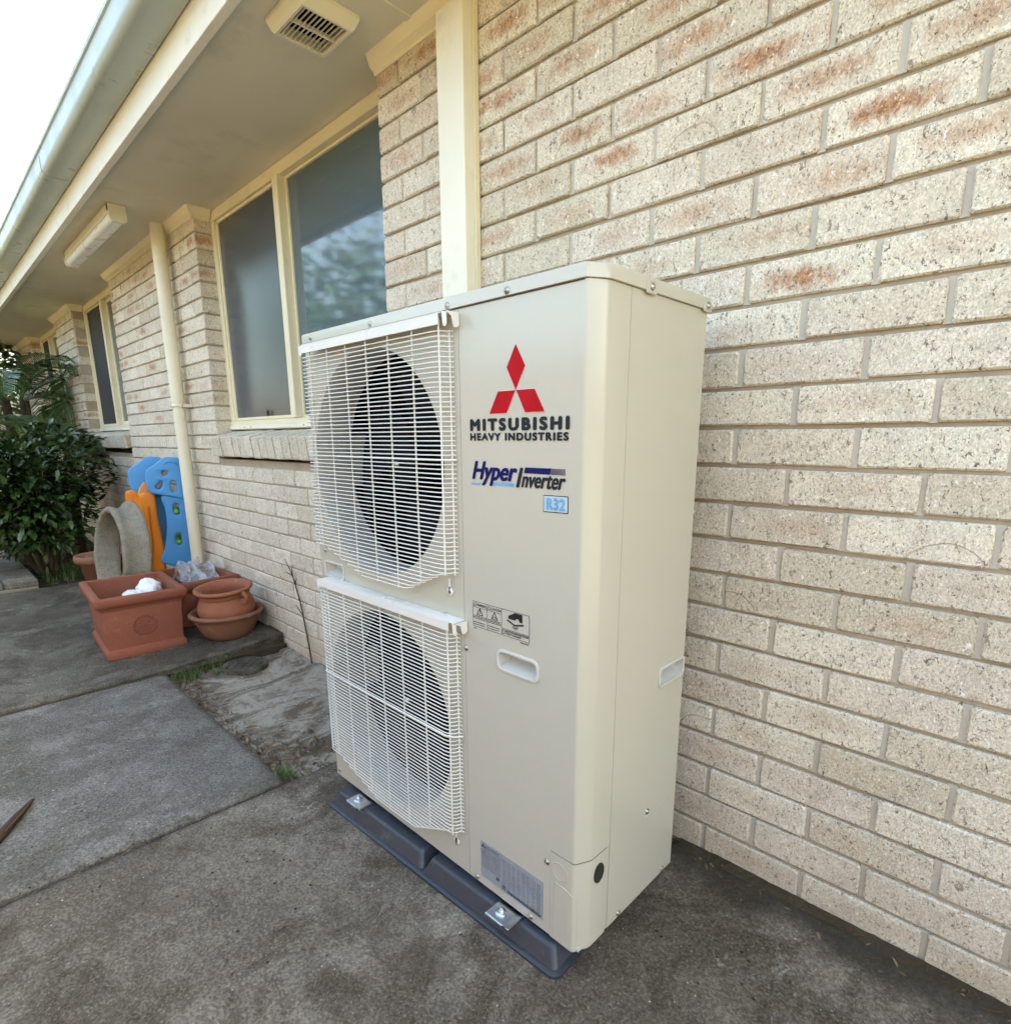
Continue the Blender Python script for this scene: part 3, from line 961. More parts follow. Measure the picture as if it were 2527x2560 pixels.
sd = plate('side_panel', [[(.1002, .0), (D, .0), (D, 1.300), (.1002, 1.300)], rrect(.272, .3735, .516, .552, .006)], TH, lambda y, z, h: (W - TH / 2 + h, y, z), 'ac', ac)
MB().box(W - .003, W - .0008, .0990, .1002, .212, 1.300).box(W - .003, W - .0008, .0893, .0906, .0, .211).box(XS - .0007, XS + .0007, .0009, .003, .0, 1.300).build('panel_seam', 'seam', ac)
MB().box(W - .004, W - .0018, .0907, .1000, .0, .211).build('side_strip', 'ac', ac)
# shadow line step across the lower side panel
MB().box(W - .0006, W + .0006, .24, D, .1995, .2008).build('side_crease', 'ac', ac)
# top cover: overhanging lid with folded skirt
o_ = .005
cap = [(-o_, -o_), (.944, -o_), (.949, -.0035), (.965, .0200), (.9705, .0300), (W + o_, .036), (W + o_, D + o_), (-o_, D + o_)]
def capring(ins, z):
    cx, cy = .48, .19
    return [(x + (ins if x < cx else -ins), y + (ins if y < cy else -ins), z) for x, y in cap]
rg = [capring(.0022, 1.301), capring(0., 1.3015), capring(0., 1.3205), capring(.0012, 1.3238), capring(.004, 1.3252)]
k = len(cap)
mb = MB()
mb.add([q for r in rg for q in r], [(i * k + j, i * k + (j + 1) % k, (i + 1) * k + (j + 1) % k, (i + 1) * k + j) for i in range(len(rg) - 1) for j in range(k)] + [tuple(range(4 * k, 5 * k)), tuple(range(k))[::-1]])
tc = autosmooth(mb.build('top_cover', 'ac', ac), 25)
for y in (.137, .353):
    MB().box(W + o_ - .001, W + o_ + .0022, y, y + .034, 1.296, 1.3185, .002, 2).build('lug', 'ac', tc)
MB().box(-.0006, XS, -.0007, .0, 1.2985, 1.3005).box(XS, .943, -.0007, .0, 1.2985, 1.3005).build('lid_shadow_gap', 'seam', ac)

def screw(x, y, z, ax):
    r = .0068
    pr = [(.0, .0040), (.0026, .0038), (.0028, .0028), (.0052, .0026), (r, .0010), (r, -.001)]
    fn = (lambda a, b, h: (x + a, y - h, z + b)) if ax == 'f' else (lambda a, b, h: (x + h, y + a, z + b))
    return MB().lathe(pr, fn, 14)
for x, z in ((.773, 1.309), (.607, 1.308), (.329, 1.310), (.045, 1.312)):
    screw(x, -o_, z, 'f').build('screw', 'screw', ac)
for x, z in ((.637, .592), (.659, .010), (.833, .010), (.879, .178), (.143, .657), (.572, .655), (.030, .735), (.017, .020), (.588, .717)):
    screw(x, -.0003, z, 'f').build('screw', 'screw', ac)
for y, z in ((.154, 1.308), (.370, 1.308)):
    screw(W + o_ + .0022, y, z, 's').build('screw', 'screw', ac)
for y, z in ((.143, .010), (.335, .009), (.249, .213)):
    screw(W + .0003, y, z, 's').build('screw', 'screw', ac)

# grip recesses
def grip(x0, x1, z0, z1, r, fn, dep, nm='grip', rim=.0035):
    g = plate(nm, [rrect(x0 - .003, x1 + .003, z0 - .003, z1 + .003, r + .003, 6), rrect(x0 + rim, x1 - rim, z0 + rim, z1 - rim, max(r - rim * .5, .002), 6)], .005, lambda a, b, h: fn(a, b, -.0012 + h), 'handle', ac, .0016, 2, True)
    a0, a1, b0, b1 = x0 + rim, x1 - rim, z0 + rim, z1 - rim
    mb = MB()
    vs = [fn(a0, b0, .0), fn(a1, b0, .0), fn(a1, b1, .0), fn(a0, b1, .0), fn(a0 + .006, b0 + .016, dep), fn(a1 - .006, b0 + .016, dep), fn(a1 - .004, b1 + .004, dep), fn(a0 + .004, b1 + .004, dep)]
    mb.add(vs, [(0, 1, 5, 4), (1, 2, 6, 5), (2, 3, 7, 6), (3, 0, 4, 7), (4, 5, 6, 7)])
    mb.build('recess', 'handle', g, None, False)
    return g
grip(.739, .850, .573, .616, .013, lambda a, b, h: (a, h, b), .030)
grip(.026, .128, .660, .703, .008, lambda a, b, h: (a, h, b), .028)
grip(.268, .3755, .513, .555, .009, lambda a, b, h: (W - h, a, b), .030)

# fan mouths, fans
for q, (cx, cz, r) in enumerate(CF):
    fy = lambda x, z, h, cx=cx, cz=cz: (cx + x, h, cz + z)
    mb = MB().lathe([(r + .002, .0030), (r + .001, .0012), (r - .002, .006), (r - .007, .018), (r - .009, .04), (r - .009, .085), (r - .004, .105)], fy, 72)
    mb.build('bell_mouth', 'ac_dark', ac)
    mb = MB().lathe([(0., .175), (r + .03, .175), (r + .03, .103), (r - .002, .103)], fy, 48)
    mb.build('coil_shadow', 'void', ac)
    fan = MB().lathe([(0., .075), (.030, .076), (.058, .081), (.070, .091), (.072, .145), (.060, .150)], fy, 40).build('fan', 'fan_black', ac)
    MB().lathe([(0., .065), (.008, .066), (.009, .075)], fy, 12).build('fan_nut', 'zinc', fan)
    for b in range(3):
        a0 = b * 2 * PI / 3 + .5 + q * .7
        def bl(u, v, a0=a0, cx=cx, cz=cz, r=r):
            rad = .068 + (r - .022 - .068) * v
            a = a0 + (u - .5) * (1.25 + .35 * v) + .55 * v
            hy = .150 - .055 * u + .010 * math.sin(u * PI)
            return (cx + rad * math.cos(a), hy, cz + rad * math.sin(a))
        MB().grid(bl, 12, 8).build('fan_blade', 'fan_black', fan, None, False)

# wire guards
def guard(z_top, z_full, z_rail, xr1, mid):
    yg = -.030
    g = MB()
    # rail: angled sheet strip with hooked ends
    g.box(.045, xr1 - .028, yg - .005, yg - .0035, z_rail - .0205, z_rail, .0006, 1)
    g.add([(.045, yg - .005, z_rail), (xr1 - .010, yg - .005, z_rail), (xr1 - .010, -.0006, z_rail + .0005), (.045, -.0006, z_rail + .0005),
           (.045, yg - .005, z_rail + .0016), (xr1 - .010, yg - .005, z_rail + .0016), (xr1 - .010, -.0006, z_rail + .0021), (.045, -.0006, z_rail + .0021)],
          [(0, 1, 2, 3), (7, 6, 5, 4), (0, 4, 5, 1), (1, 5, 6, 2), (2, 6, 7, 3), (3, 7, 4, 0)])
    hk = [(xr1 - .016, z_rail), (xr1 - .003, z_rail), (xr1 - .002, z_rail - .022), (xr1 - .006, z_rail - .026), (xr1 - .010, z_rail - .026), (xr1 - .0135, z_rail - .021)]
    g.prism(hk, lambda x, z, h: (x, h, z), yg - .005, yg - .0035)
    g.prism([(-.034, z_rail + .002), (-.002, z_rail + .002), (-.002, z_rail - .022), (-.008, z_rail - .026), (-.016, z_rail - .026), (-.022, z_rail - .006), (-.034, z_rail)], lambda y, z, h: (h, y, z), xr1 - .0035, xr1 - .002)
    g.prism([(.031, z_rail - .001), (.045, z_rail - .001), (.045, z_rail - .020), (.041, z_rail - .026), (.035, z_rail - .026), (.031, z_rail - .020)], lambda x, z, h: (x, h, z), yg - .005, yg - .0035)
    go = g.build('fan_guard', 'guard', ac)
    wires = MB()
    xl, xr = .048, .584
    z = z_top; k = 0
    def arc_r(x, z, ext):
        return [(x, yg, z), (x + .012, yg + .002, z), (x + .021, yg + .007, z), (x + .026, yg + .013, z), (x + .028, yg + .021, z)] + ([(x + .030, yg + .024, z), (x + .038, yg + .025, z)] if ext else [])
    def arc_l(x, z):
        return [(x - .028, yg + .021, z), (x - .026, yg + .013, z), (x - .020, yg + .007, z), (x - .010, yg + .001, z), (x, yg, z)]
    while z > z_full - 1e-6:
        rr = .0015
        wires.tube(arc_l(xl, z) + [(.2, yg, z), (.4, yg, z)] + arc_r(xr, z, True), rr, 6)
        z -= .00975
    zb = z
    for k in range(1, 7):
        a, b = xl + .012 + .033 * k, xr - .022 * k
        wires.tube([(a, yg + .006, z), (a + .012, yg, z), ((a + b) / 2, yg - .001, z), (b, yg, z), (b + .010, yg + .004, z + .001), (b + .022, yg + .016, z + .003)], .0017, 6)
        z -= .00975
    for i in range(7):
        x = .072 + .0885 * i
        kl = (x - xl - .02) / .033; kr = (xr - x) / .022
        zz = zb - .00975 * max(0, min(6, kl, kr)) + .006
        wires.tube([(x, yg + .0038, z_rail - .004), (x, yg + .0038, zz)], .0021, 6)
    wires.tube([(xr + .0285, yg + .0235, z_top + .003), (xr + .0285, yg + .0235, z_full)], .0019, 6)
    wires.tube([(xl - .0285, yg + .0225, z_top + .003), (xl - .0285, yg + .0225, z_full)], .0019, 6)
    wires.tube([(xl - .030, yg + .022, mid), (xl - .010, yg - .001, mid), (.3, yg - .0015, mid), (xr + .010, yg - .001, mid), (xr + .030, yg + .008, mid), (xr + .042, yg + .024, mid)], .0022, 8)
    wo = wires.build('guard_wires', 'guard', go)
    wo['kind'] = 'stuff'
    MB().box(.584, .592, -.0030, -.0018, z_full - .047, z_full - .012, .0005, 1).lathe([(.0, -.0015), (.011, -.0015), (.011, -.0030), (.0, -.0030)], lambda x, y, h: (.588 + x, h, z_full - .042 + y), 20).build('guard_tab', 'guard', go)
guard(1.259, .7555, 1.2895, .640, 1.0055)
guard(.6215, .112, .6555, .646, .372)

# printed logo and lettering, 0.6 mm proud of the panel
PR = lambda x, z, h: (x, -.0011 + h, z)
PB = lambda x, z, h: (x, -.0006 + h, z)
emblem = [[(.7905, 1.217), (.814, 1.178), (.7905, 1.137), (.767, 1.178)],
          [(.7895, 1.1365), (.744, 1.1365), (.720, 1.096), (.767, 1.096)],
          [(.7915, 1.1365), (.837, 1.1365), (.861, 1.096), (.814, 1.096)]]
lg = None
for lp in emblem:
    cx = sum(p[0] for p in lp) / 4; cz = sum(p[1] for p in lp) / 4
    mb = MB(); mb.prism([(cx + (x - cx) * 1.05, cz + (z - cz) * 1.045) for x, z in lp], lambda x, z, h: (x, h, z), -.0006, -.0003)
    bgp = mb.build('emblem_backing', 'halo', ac)
    mb = MB(); mb.prism(lp, lambda x, z, h: (x, h, z), -.0012, -.0008)
    mb.build('emblem_diamond', 'red', bgp)
text_mesh('MITSUBISHI', .6635, .918, 1.0635, 1.0875, PR, 'maker_lettering', 'ink', ac, 0, .0027, 1.36)
text_mesh('HEAVY INDUSTRIES', .6635, .9165, 1.0450, 1.0600, PR, 'maker_lettering', 'ink', ac, 0, .0016, 1.25)
text_mesh('Hyper', .667, .795, .9565, 1.0050, PR, 'product_lettering', 'navy', ac, .32, .0021, 1.0)
text_mesh('I', .7905, .8100, .9575, .9955, PR, 'product_lettering', 'ink', ac, .34, .0022)
text_mesh('nverter', .8045, .912, .9585, .9835, PR, 'product_lettering', 'ink', ac, .32, .0014, 1.0)
def quad(pts, nm, mat, h=-.0010, par=None):
    mb = MB(); mb.prism(pts, lambda x, z, hh: (x, hh, z), h, h + .0003)
    return mb.build(nm, mat, par or ac)
quad([(.664, .9570), (.690, .9570), (.693, .9610), (.665, .9610)], 'blue_bar', 'sky_print', -.0008)
quad([(.728, .9585), (.785, .9585), (.787, .9645), (.730, .9645)], 'blue_bar', 'sky_print', -.0008)
quad([(.8115, .9855), (.8755, .9850), (.8775, .9962), (.8145, .9962)], 'navy_bar', 'navy')
for k in range(6):
    z = .9853 + k * .0019
    quad([(.8765, z), (.910, z), (.9105, z + .0009), (.877, z + .0010)], 'navy_bar', 'navy')
quad([(.860, .9165), (.918, .9175), (.918, .9485), (.860, .9480)], 'badge', 'ink', -.0007)
quad([(.8615, .9180), (.9165, .9190), (.9165, .9470), (.8615, .9465)], 'badge_field', 'pale_blue', -.0011)
text_mesh('R32', .8675, .912, .9215, .9435, lambda x, z, h: (x, -.0015 + h, z), 'badge_lettering', 'sky_print', ac, 0, .0018, 1.15)

# warning label
wl = plate('warning_label', [[(.6625, .651), (.8265, .651), (.8265, .707), (.6625, .707)]], .0003, lambda x, z, h: (x, -.0004 + h, z), 'ac', ac)
ln = MB()
def hl(x0, x1, z, w=.0004): ln.box(x0, x1, -.0011, -.0008, z - w, z + w)
def vl(x, z0, z1, w=.0004): ln.box(x - w, x + w, -.0011, -.0008, z0, z1)
hl(.6625, .8265, .707); hl(.6625, .8265, .651); vl(.6625, .651, .707); vl(.8265, .651, .707); vl(.7065, .651, .707); vl(.7495, .651, .707)
hl(.6625, .7495, .6945); hl(.7495, .8265, .6655)
def tri(cx, cz, s, w=.0009):
    a = (cx, cz + s); b = (cx - s * .95, cz - s * .62); c = (cx + s * .95, cz - s * .62)
    for p, q in ((a, b), (b, c), (c, a)):
        ln.tube([(p[0], -.0009, p[1]), (q[0], -.0009, q[1])], w, 4)
tri(.669, .7000, .0048, .0005); tri(.7125, .7000, .0048, .0005); tri(.684, .6845, .0095); tri(.7285, .6845, .0095)
ln.tube([(.684, -.0009, .689), (.684, -.0009, .681)], .0006, 4); ln.tube([(.7240, -.0009, .681), (.728, -.0009, .685), (.733, -.0009, .681)], .0007, 4)
ln.tube([(x, -.0009, z) for x, z in circ(.7545, .6585, .0048, 17)], .0005, 4); ln.tube([(.7515, -.0009, .662), (.7575, -.0009, .655)], .0005, 4)
ln.build('label_lines', 'inkl', wl)
text_mesh('WARNING', .6745, .7045, .6975, .7035, PR, 'label_text', 'inkl', wl, 0, .0002)
text_mesh('CAUTION', .7180, .7480, .6975, .7035, PR, 'label_text', 'inkl', wl, 0, .0002)
rt = random.Random(5)
def greek(x0, x1, zs, h, parent, mat, hh=-.0011):
    mb = MB()
    for z in zs:
        x = x0
        while x < x1 - .002:
            w = rt.uniform(.0018, .0065)
            mb.box(x, min(x + w, x1), hh, hh + .0002, z, z + h)
            x += w + rt.uniform(.0006, .0016)
    mb.build('small_print', mat, parent)
greek(.6640, .7050, [.6745, .6715, .6685], .0015, wl, 'inkl')
greek(.7085, .7480, [.6745, .6715, .6685], .0015, wl, 'inkl')
greek(.6640, .6990, [.6600, .6550], .0018, wl, 'inkl'); greek(.7085, .7440, [.6600, .6550], .0018, wl, 'inkl')
text_mesh('DO NOT STEP ON OR TOUCH THE UNIT', .761, .825, .6590, .6640, PR, 'label_text', 'inkl', wl, 0, .0002)
text_mesh('IT MIGHT CAUSE INJURY', .761, .805, .6530, .6580, PR, 'label_text', 'inkl', wl, 0, .0002)
greek(.802, .8265, [.6455], .0022, wl, 'inkl'); greek(.6635, .673, [.6455], .002, wl, 'inkl')
quad([(.7690, .6960), (.7880, .7055), (.8080, .7055), (.8080, .6880), (.8010, .6880), (.7985, .6925), (.7945, .6945), (.7905, .6925), (.7885, .6895), (.7690, .6895)], 'pictogram', 'black', -.0011, wl)
quad([(.7655, .6880), (.7870, .6805), (.8115, .6860), (.8115, .6825), (.7870, .6770), (.7655, .6845)], 'pictogram', 'black', -.0011, wl)
mb = MB()
for k in range(9):
    a = PI + k * PI / 8
    mb.prism([(.788 + .004 * math.cos(a - .25), .6765 + .002 * math.sin(a - .25)), (.788 + .011 * math.cos(a), .6765 + .0085 * math.sin(a)), (.788 + .004 * math.cos(a + .25), .6765 + .002 * math.sin(a + .25))], lambda x, z, h: (x, h, z), -.0011, -.0009)
mb.build('pictogram', 'black', wl)
# rating plate
rp = plate('rating_plate', [rrect(.6745, .8695, .0235, .1205, .002, 3)], .0005, lambda x, z, h: (x, -.0005 + h, z), 'plate', ac)
greek(.678, .742, [.098, .093, .088, .083, .078, .073, .068, .063, .058, .053], .0016, rp, 'plate_ink', -.0012)
for k in range(8):
    xx = .748 + k * .0148
    greek(xx, xx + .011, [.036 + i * .0042 for i in range(18)], .0013, rp, 'plate_ink', -.0012)
text_mesh('MITSUBISHI', .692, .736, .1085, .1145, lambda x, z, h: (x, -.0012 + h, z), 'plate_text', 'plate_ink', rp, 0, .0005)
greek(.680, .745, [.1045], .0018, rp, 'plate_ink', -.0012)
text_mesh('69', .726, .737, .0405, .0500, lambda x, z, h: (x, -.0012 + h, z), 'plate_text', 'ink', rp, 0, .0005)
for lp in emblem:
    quad([(.684 + (x - .7905) * .10, .1115 + (z - 1.156) * .085) for x, z in lp], 'plate_logo', 'ink', -.0012, rp)
quad([(.7455, .0285), (.7575, .0285), (.7575, .0405), (.7455, .0405)], 'plate_mark', 'plate_ink', -.0012, rp)
greek(.762, .865, [.0275, .0315], .0028, rp, 'ink', -.0012)

# mounting feet with bolts on the slab
for xa in (.136, .738):
    xb = xa + .072
    mb = MB().box(xa, xb, -.048, .030, -.0105, -.0078, .0008, 1)
    mb.box(xa, xa + .053, -.0502, -.0475, -.0160, -.0080, .0006, 1)
    mb.add([(xb - .016, -.048, -.0076), (xb, -.048, -.0046), (xb, .0, -.0046), (xb - .016, .0, -.0076), (xb - .016, -.048, -.0092), (xb, -.048, -.0062), (xb, .0, -.0062), (xb - .016, .0, -.0092)],
           [(0, 1, 2, 3), (7, 6, 5, 4), (0, 4, 5, 1), (1, 5, 6, 2), (2, 6, 7, 3), (3, 7, 4, 0)])
    ft = mb.build('mounting_foot', 'zinc', ac)
    cx, cy = xa + .028, -.025
    MB().lathe([(.0, -.0050), (.0125, -.0050), (.0130, -.0058), (.0130, -.0076), (.0, -.0076)], lambda x, y, h: (cx + x, cy + y, h), 24).build('washer', 'zinc', ft)
    mb = MB().lathe([(.0, .0022), (.0060, .0022), (.0068, .0014), (.0068, -.0050)], lambda x, y, h: (cx + x, cy + y, h), 6, False, False)
    mb.lathe([(.0, .0055), (.0033, .0050), (.0033, .0018)], lambda x, y, h: (cx + x, cy + y, h), 10)
    mb.build('bolt', 'zinc', ft)
mb = MB()
for xa in (.14, .742): mb.box(xa, xa + .062, .030, .36, -.0105, .0019)
mb.build('base_rail', 'zinc', ac)

# ================================================================== PLASTIC MOUNTING SLAB
rot = Matrix.Translation(Vector((.49, 0, 0))) @ Matrix.Rotation(math.radians(1.9), 4, 'Z') @ Matrix.Translation(Vector((-.49, 0, 0)))
sl = thing('mounting_slab', (.49, .17, -.062), 'dark blue-grey plastic slab of two raised blocks under the air conditioner', 'mounting slab')
sx0, sx1, sy0, sy1 = .040, .936, -.052, .40
def loop4(ix, iy, z, x0, x1, r=.022):
    return [(x, y, z) for x, y in rrect(x0 + ix, x1 - ix, sy0 + iy, sy1 - iy, r, 6)]
def stack(rings, nm, parent):
    n = len(rings[0]); mb = MB()
    mb.add([q for r in rings for q in r], [(i * n + j, i * n + (j + 1) % n, (i + 1) * n + (j + 1) % n, (i + 1) * n + j) for i in range(len(rings) - 1) for j in range(n)] + [tuple(range((len(rings) - 1) * n, len(rings) * n))])
    return autosmooth(mb.build(nm, 'pad', parent, rot), 50)
stack([loop4(0, 0, -.064, sx0, sx1), loop4(0, 0, -.054, sx0, sx1), loop4(.004, .004, -.0515, sx0, sx1), loop4(.012, .012, -.0505, sx0, sx1, .014)], 'flange', sl)
xm = .487
for a, b in ((sx0, xm - .002), (xm + .002, sx1)):
    la = .012 if a == sx0 else .0
    lb = .012 if b == sx1 else .0
    f = lambda i, z, r: [(x, y, z) for x, y in rrect(a + la + i, b - lb - i, sy0 + .012 + i * .9, sy1 - .012 - i, r, 6)]
    stack([f(.0, -.0508, .012), f(.003, -.046, .012), f(.014, -.019, .014), f(.018, -.0128, .014), f(.025, -.0108, .014)], 'raised_block', sl)

# ================================================================== POTS AND CLUTTER ON THE PATH
def place(loc, rz=0., tilt=(0, 0), s=1.):
    return Matrix.Translation(Vector(loc)) @ Matrix.Rotation(tilt[0], 4, 'X') @ Matrix.Rotation(tilt[1], 4, 'Y') @ Matrix.Rotation(rz, 4, 'Z') @ Matrix.Scale(s, 4)
ID = lambda x, y, h: (x, y, h)

def trough(name, loc, rz, w, l, h, label, mat, rosette=True):
    """tapered rectangular planter; front (+x local) is w wide, l long going back"""
    xf = place(loc, rz)
    t_ = thing(name, loc, label, 'planter')
    def ring(ins, z, r=.005): return [(x, y, z) for x, y in rrect(-l + ins, -ins, -w / 2 + ins, w / 2 - ins, r, 4)]
    def stk(rings, nm, cap0=False, cap1=False):
        n = len(rings[0]); mb = MB()
        fs = [(i * n + j, i * n + (j + 1) % n, (i + 1) * n + (j + 1) % n, (i + 1) * n + j) for i in range(len(rings) - 1) for j in range(n)]
        if cap0: fs.append(tuple(range(n)))
        if cap1: fs.append(tuple(range((len(rings) - 1) * n, len(rings) * n)))
        mb.add([q for r in rings for q in r], fs)
        return autosmooth(mb.build(nm, mat, t_, xf), 40)
    stk([ring(.030, .002), ring(.004, .0), ring(.003, .010), ring(.004, .034), ring(.009, .040), ring(.013, .046), ring(.020, .052)], 'plinth', True)
    stk([ring(.0155, .046), ring(.006, h - .072), ring(.009, h - .066)], 'body')
    rim = stk([ring(.008, h - .074), ring(.002, h - .070), ring(.001, h - .062), ring(-.004, h - .056), ring(-.012, h - .050), ring(-.018, h - .042), ring(-.0195, h - .026), ring(-.0195, h - .010), ring(-.016, h - .003), ring(-.010, h),
               ring(.004, h + .0), ring(.013, h - .003), ring(.016, h - .02), ring(.026, .06), ring(.05, .055)], 'rim', False, True)
    if rosette:
        cz = h * .47; fx = lambda z: -(.0155 - .0095 * (z - .046) / (h - .118))
        mb = MB()
        n = 22
        for k in range(n):
            a = 2 * PI * k / n
            cy, c2 = .050 * math.cos(a), cz + .050 * math.sin(a)
            mb.lathe([(0, .0030), (.005, .0024), (.0075, .0005), (.0080, -.002)], lambda x, y, hh: (fx(c2) + hh, cy + x, c2 + y), 8)
        for rad, tk in ((.042, .0022), (.0165, .0022)):
            mb.tube([(fx(cz + rad * math.sin(2 * PI * k / 40)) + .0002, rad * math.cos(2 * PI * k / 40), cz + rad * math.sin(2 * PI * k / 40)) for k in range(41)], tk, 6)
        for k in range(10):
            a = 2 * PI * k / 10
            mb.tube([(fx(cz) + .001, .019 * math.cos(a), cz + .019 * math.sin(a)), (fx(cz) + .002, .028 * math.cos(a), cz + .028 * math.sin(a)), (fx(cz) + .001, .037 * math.cos(a), cz + .037 * math.sin(a))], [.0015, .0028, .001], 6)
        mb.lathe([(0, .004), (.006, .0035), (.009, .0005)], lambda x, y, hh: (fx(cz) + hh, x, cz + y), 12)
        mb.build('rosette', mat, t_, xf)
    return t_
trough('terracotta_trough', (-1.775, -.078, gz(-1.8, -.08)), math.radians(-3.5), .372, .50, .325, 'square-sided terracotta trough with a round rosette on its front', 'terra')
trough('terracotta_trough', (-2.02, .315, gz(-2, .31)), math.radians(5), .34, .46, .265, 'plain terracotta trough half hidden behind the rosette trough and round pots', 'terra', False)

def blob(cx, cy, cz, rx, ry, rz_, amp, fr, seed, nu=36, nv=24):
    mb = MB()
    def f(u, v):
        a, b = 2 * PI * u, PI * v
        d = Vector((math.sin(b) * math.cos(a), math.sin(b) * math.sin(a), math.cos(b)))
        k = 1 + amp * mnoise.noise(d * fr + Vector((seed, seed, seed))) + amp * .5 * mnoise.noise(d * fr * 2.6 + Vector((seed, 0, 0)))
        return (cx + d.x * rx * k, cy + d.y * ry * k, cz + d.z * rz_ * k)
    return mb.grid(f, nu, nv)
wb = thing('white_bag', (-2.02, -.05, .16), 'crumpled white plastic bag lying inside the rosette trough', 'bag')
blob(-2.10, .035, .222, .085, .062, .055, .22, 2.0, 3.3).build('bag_body', 'white_bag', wb)
blob(-2.08, -.045, .200, .07, .06, .028, .35, 2.4, 8.1).build('bag_neck', 'white_bag', wb)
MB().box(-2.20, -1.90, -.12, .09, .02, .175, .02, 2).build('packed_filling', 'earth', wb)

bx, by = -1.715, .305
bz = gz(-1.7, .28)
bw = thing('terracotta_bowl', (bx, by, bz), 'wide low terracotta bowl with a rolled rim standing on the path', 'bowl')
MB().lathe([(0, .004), (.100, .002), (.112, .0), (.122, .010), (.145, .050), (.165, .095), (.172, .120), (.178, .124), (.190, .128), (.194, .137), (.188, .146), (.176, .148), (.166, .142), (.158, .115), (.12, .03), (0, .02)],
           lambda x, y, h: (bx + x, by + y, bz + h), 48).build('bowl_body', 'terra3', bw)
pt = thing('terracotta_pot', (bx, by + .005, bz + .05), 'orange terracotta pot with small ear handles resting tilted in the low bowl', 'pot')
xf = place((bx + .01, by + .005, bz + .06), math.radians(0), (math.radians(4), math.radians(2)))
prof = [(0, .0), (.085, .0), (.100, .008), (.132, .050), (.147, .095), (.146, .125), (.132, .158), (.124, .170), (.122, .178), (.130, .182), (.122, .190), (.126, .200), (.145, .208), (.151, .215), (.149, .224), (.138, .228), (.126, .222), (.114, .200), (.112, .175), (.132, .12), (.12, .06), (.0, .02)]
MB().lathe(prof, ID, 52).build('pot_body', 'terra2', pt, xf)
for a in (math.radians(20), math.radians(200)):
    ca, sa = math.cos(a), math.sin(a)
    pts = []
    for k in range(9):
        b = k / 8 * PI
        rr_ = .136 + .030 * math.sin(b); hh = .206 - .055 * k / 8
        pts.append((rr_ * ca, rr_ * sa, hh))
    MB().tube(pts, [.016, .015, .014, .013, .013, .014, .016, .019, .022], 10).build('ear_handle', 'terra2', pt, xf)

# clear plastic film heaped behind the pots
bg_ = thing('plastic_film', (-2.15, .36, .2), 'crumpled clear plastic sheet heaped against the wall behind the pots', 'plastic sheet')
def sheet(u, v):
    x = -2.42 + .52 * u; y = .24 + .20 * v
    pk = math.exp(-((u - .30) / .15) ** 2) * .13 * math.sin(PI * (.15 + .7 * v))
    z = .185 + pk + .05 * nz(u * 3, v * 3, 1, 2.2) + .03 * nz(u, v, 4, 9) + .02 * abs(nz(u, v, 9, 17))
    return (x + .05 * nz(u, v, 7, 6), y + .06 * nz(u, v, 3, 6), z)
MB().grid(sheet, 44, 26).build('sheet', 'film', bg_)
sk = thing('black_nursery_pot', (-2.72, .33, -.03), 'black plastic plant pot in the shadow under the blue slide', 'pot')
MB().lathe([(0, 0), (.10, 0), (.125, .15), (.135, .152), (.135, .17), (.12, .168), (.095, .02), (0, .02)], lambda x, y, h: (-2.74 + x, .345 + y, -.02 + h), 32).build('pot_body', 'black', sk)
cr = thing('foam_crate', (-2.2, .36, -.02), 'shallow grey crate holding the clear plastic sheet', 'crate')
mb = MB().box(-2.44, -1.96, .275, .455, .0, .02).box(-2.44, -2.42, .275, .455, .0205, .17, .004, 1).box(-1.98, -1.96, .275, .455, .0205, .17, .004, 1).box(-2.4195, -1.9805, .275, .29, .0205, .168, .004, 1).box(-2.4195, -1.9805, .44, .455, .0205, .168, .004, 1)
mb.build('crate_body', 'terra3', cr)

# concrete planter lying on its side
cl = thing('concrete_planter', (-2.75, .06, -.04), 'round lichen-spotted concrete planter tipped on its side, opening facing left', 'planter')
axis = Vector((.05, -.99, .12)).normalized()
q = axis.to_track_quat('Z', 'Y').to_matrix().to_4x4()
cen = Vector((-2.72, .050, .318))
xf = Matrix.Translation(cen) @ q
prof = [(.296, .088), (.286, .094), (.272, .090), (.264, .078), (.258, .02), (.250, -.05), (.246, -.08), (.256, -.088), (.330, -.088), (.340, -.082), (.338, -.060), (.322, -.050), (.312, -.034), (.300, -.02), (.294, .02), (.298, .05), (.302, .072)]
mb = MB().lathe([(r_ * 1.05, h_ * .78) for r_, h_ in prof], ID, 56, True)
for i, v in enumerate(mb.v):
    d = .006 * nz(*v, 14)
    mb.v[i] = (v[0] * (1 + d * 2), v[1] * (1 + d * 2), v[2] + d)
mb.build('planter_body', 'lichen', cl, xf)

hp = thing('garden_pot', (-3.32, .02, -.04), 'weathered terracotta pot half hidden behind the concrete planter', 'pot')
MB().lathe([(0, 0), (.09, 0), (.125, .24), (.15, .25), (.158, .27), (.155, .295), (.146, .30), (.132, .29), (.11, .2), (0, .18)], lambda x, y, h: (-3.32 + x, .045 + y, -.045 + h), 36).build('pot_body', 'terra3', hp)

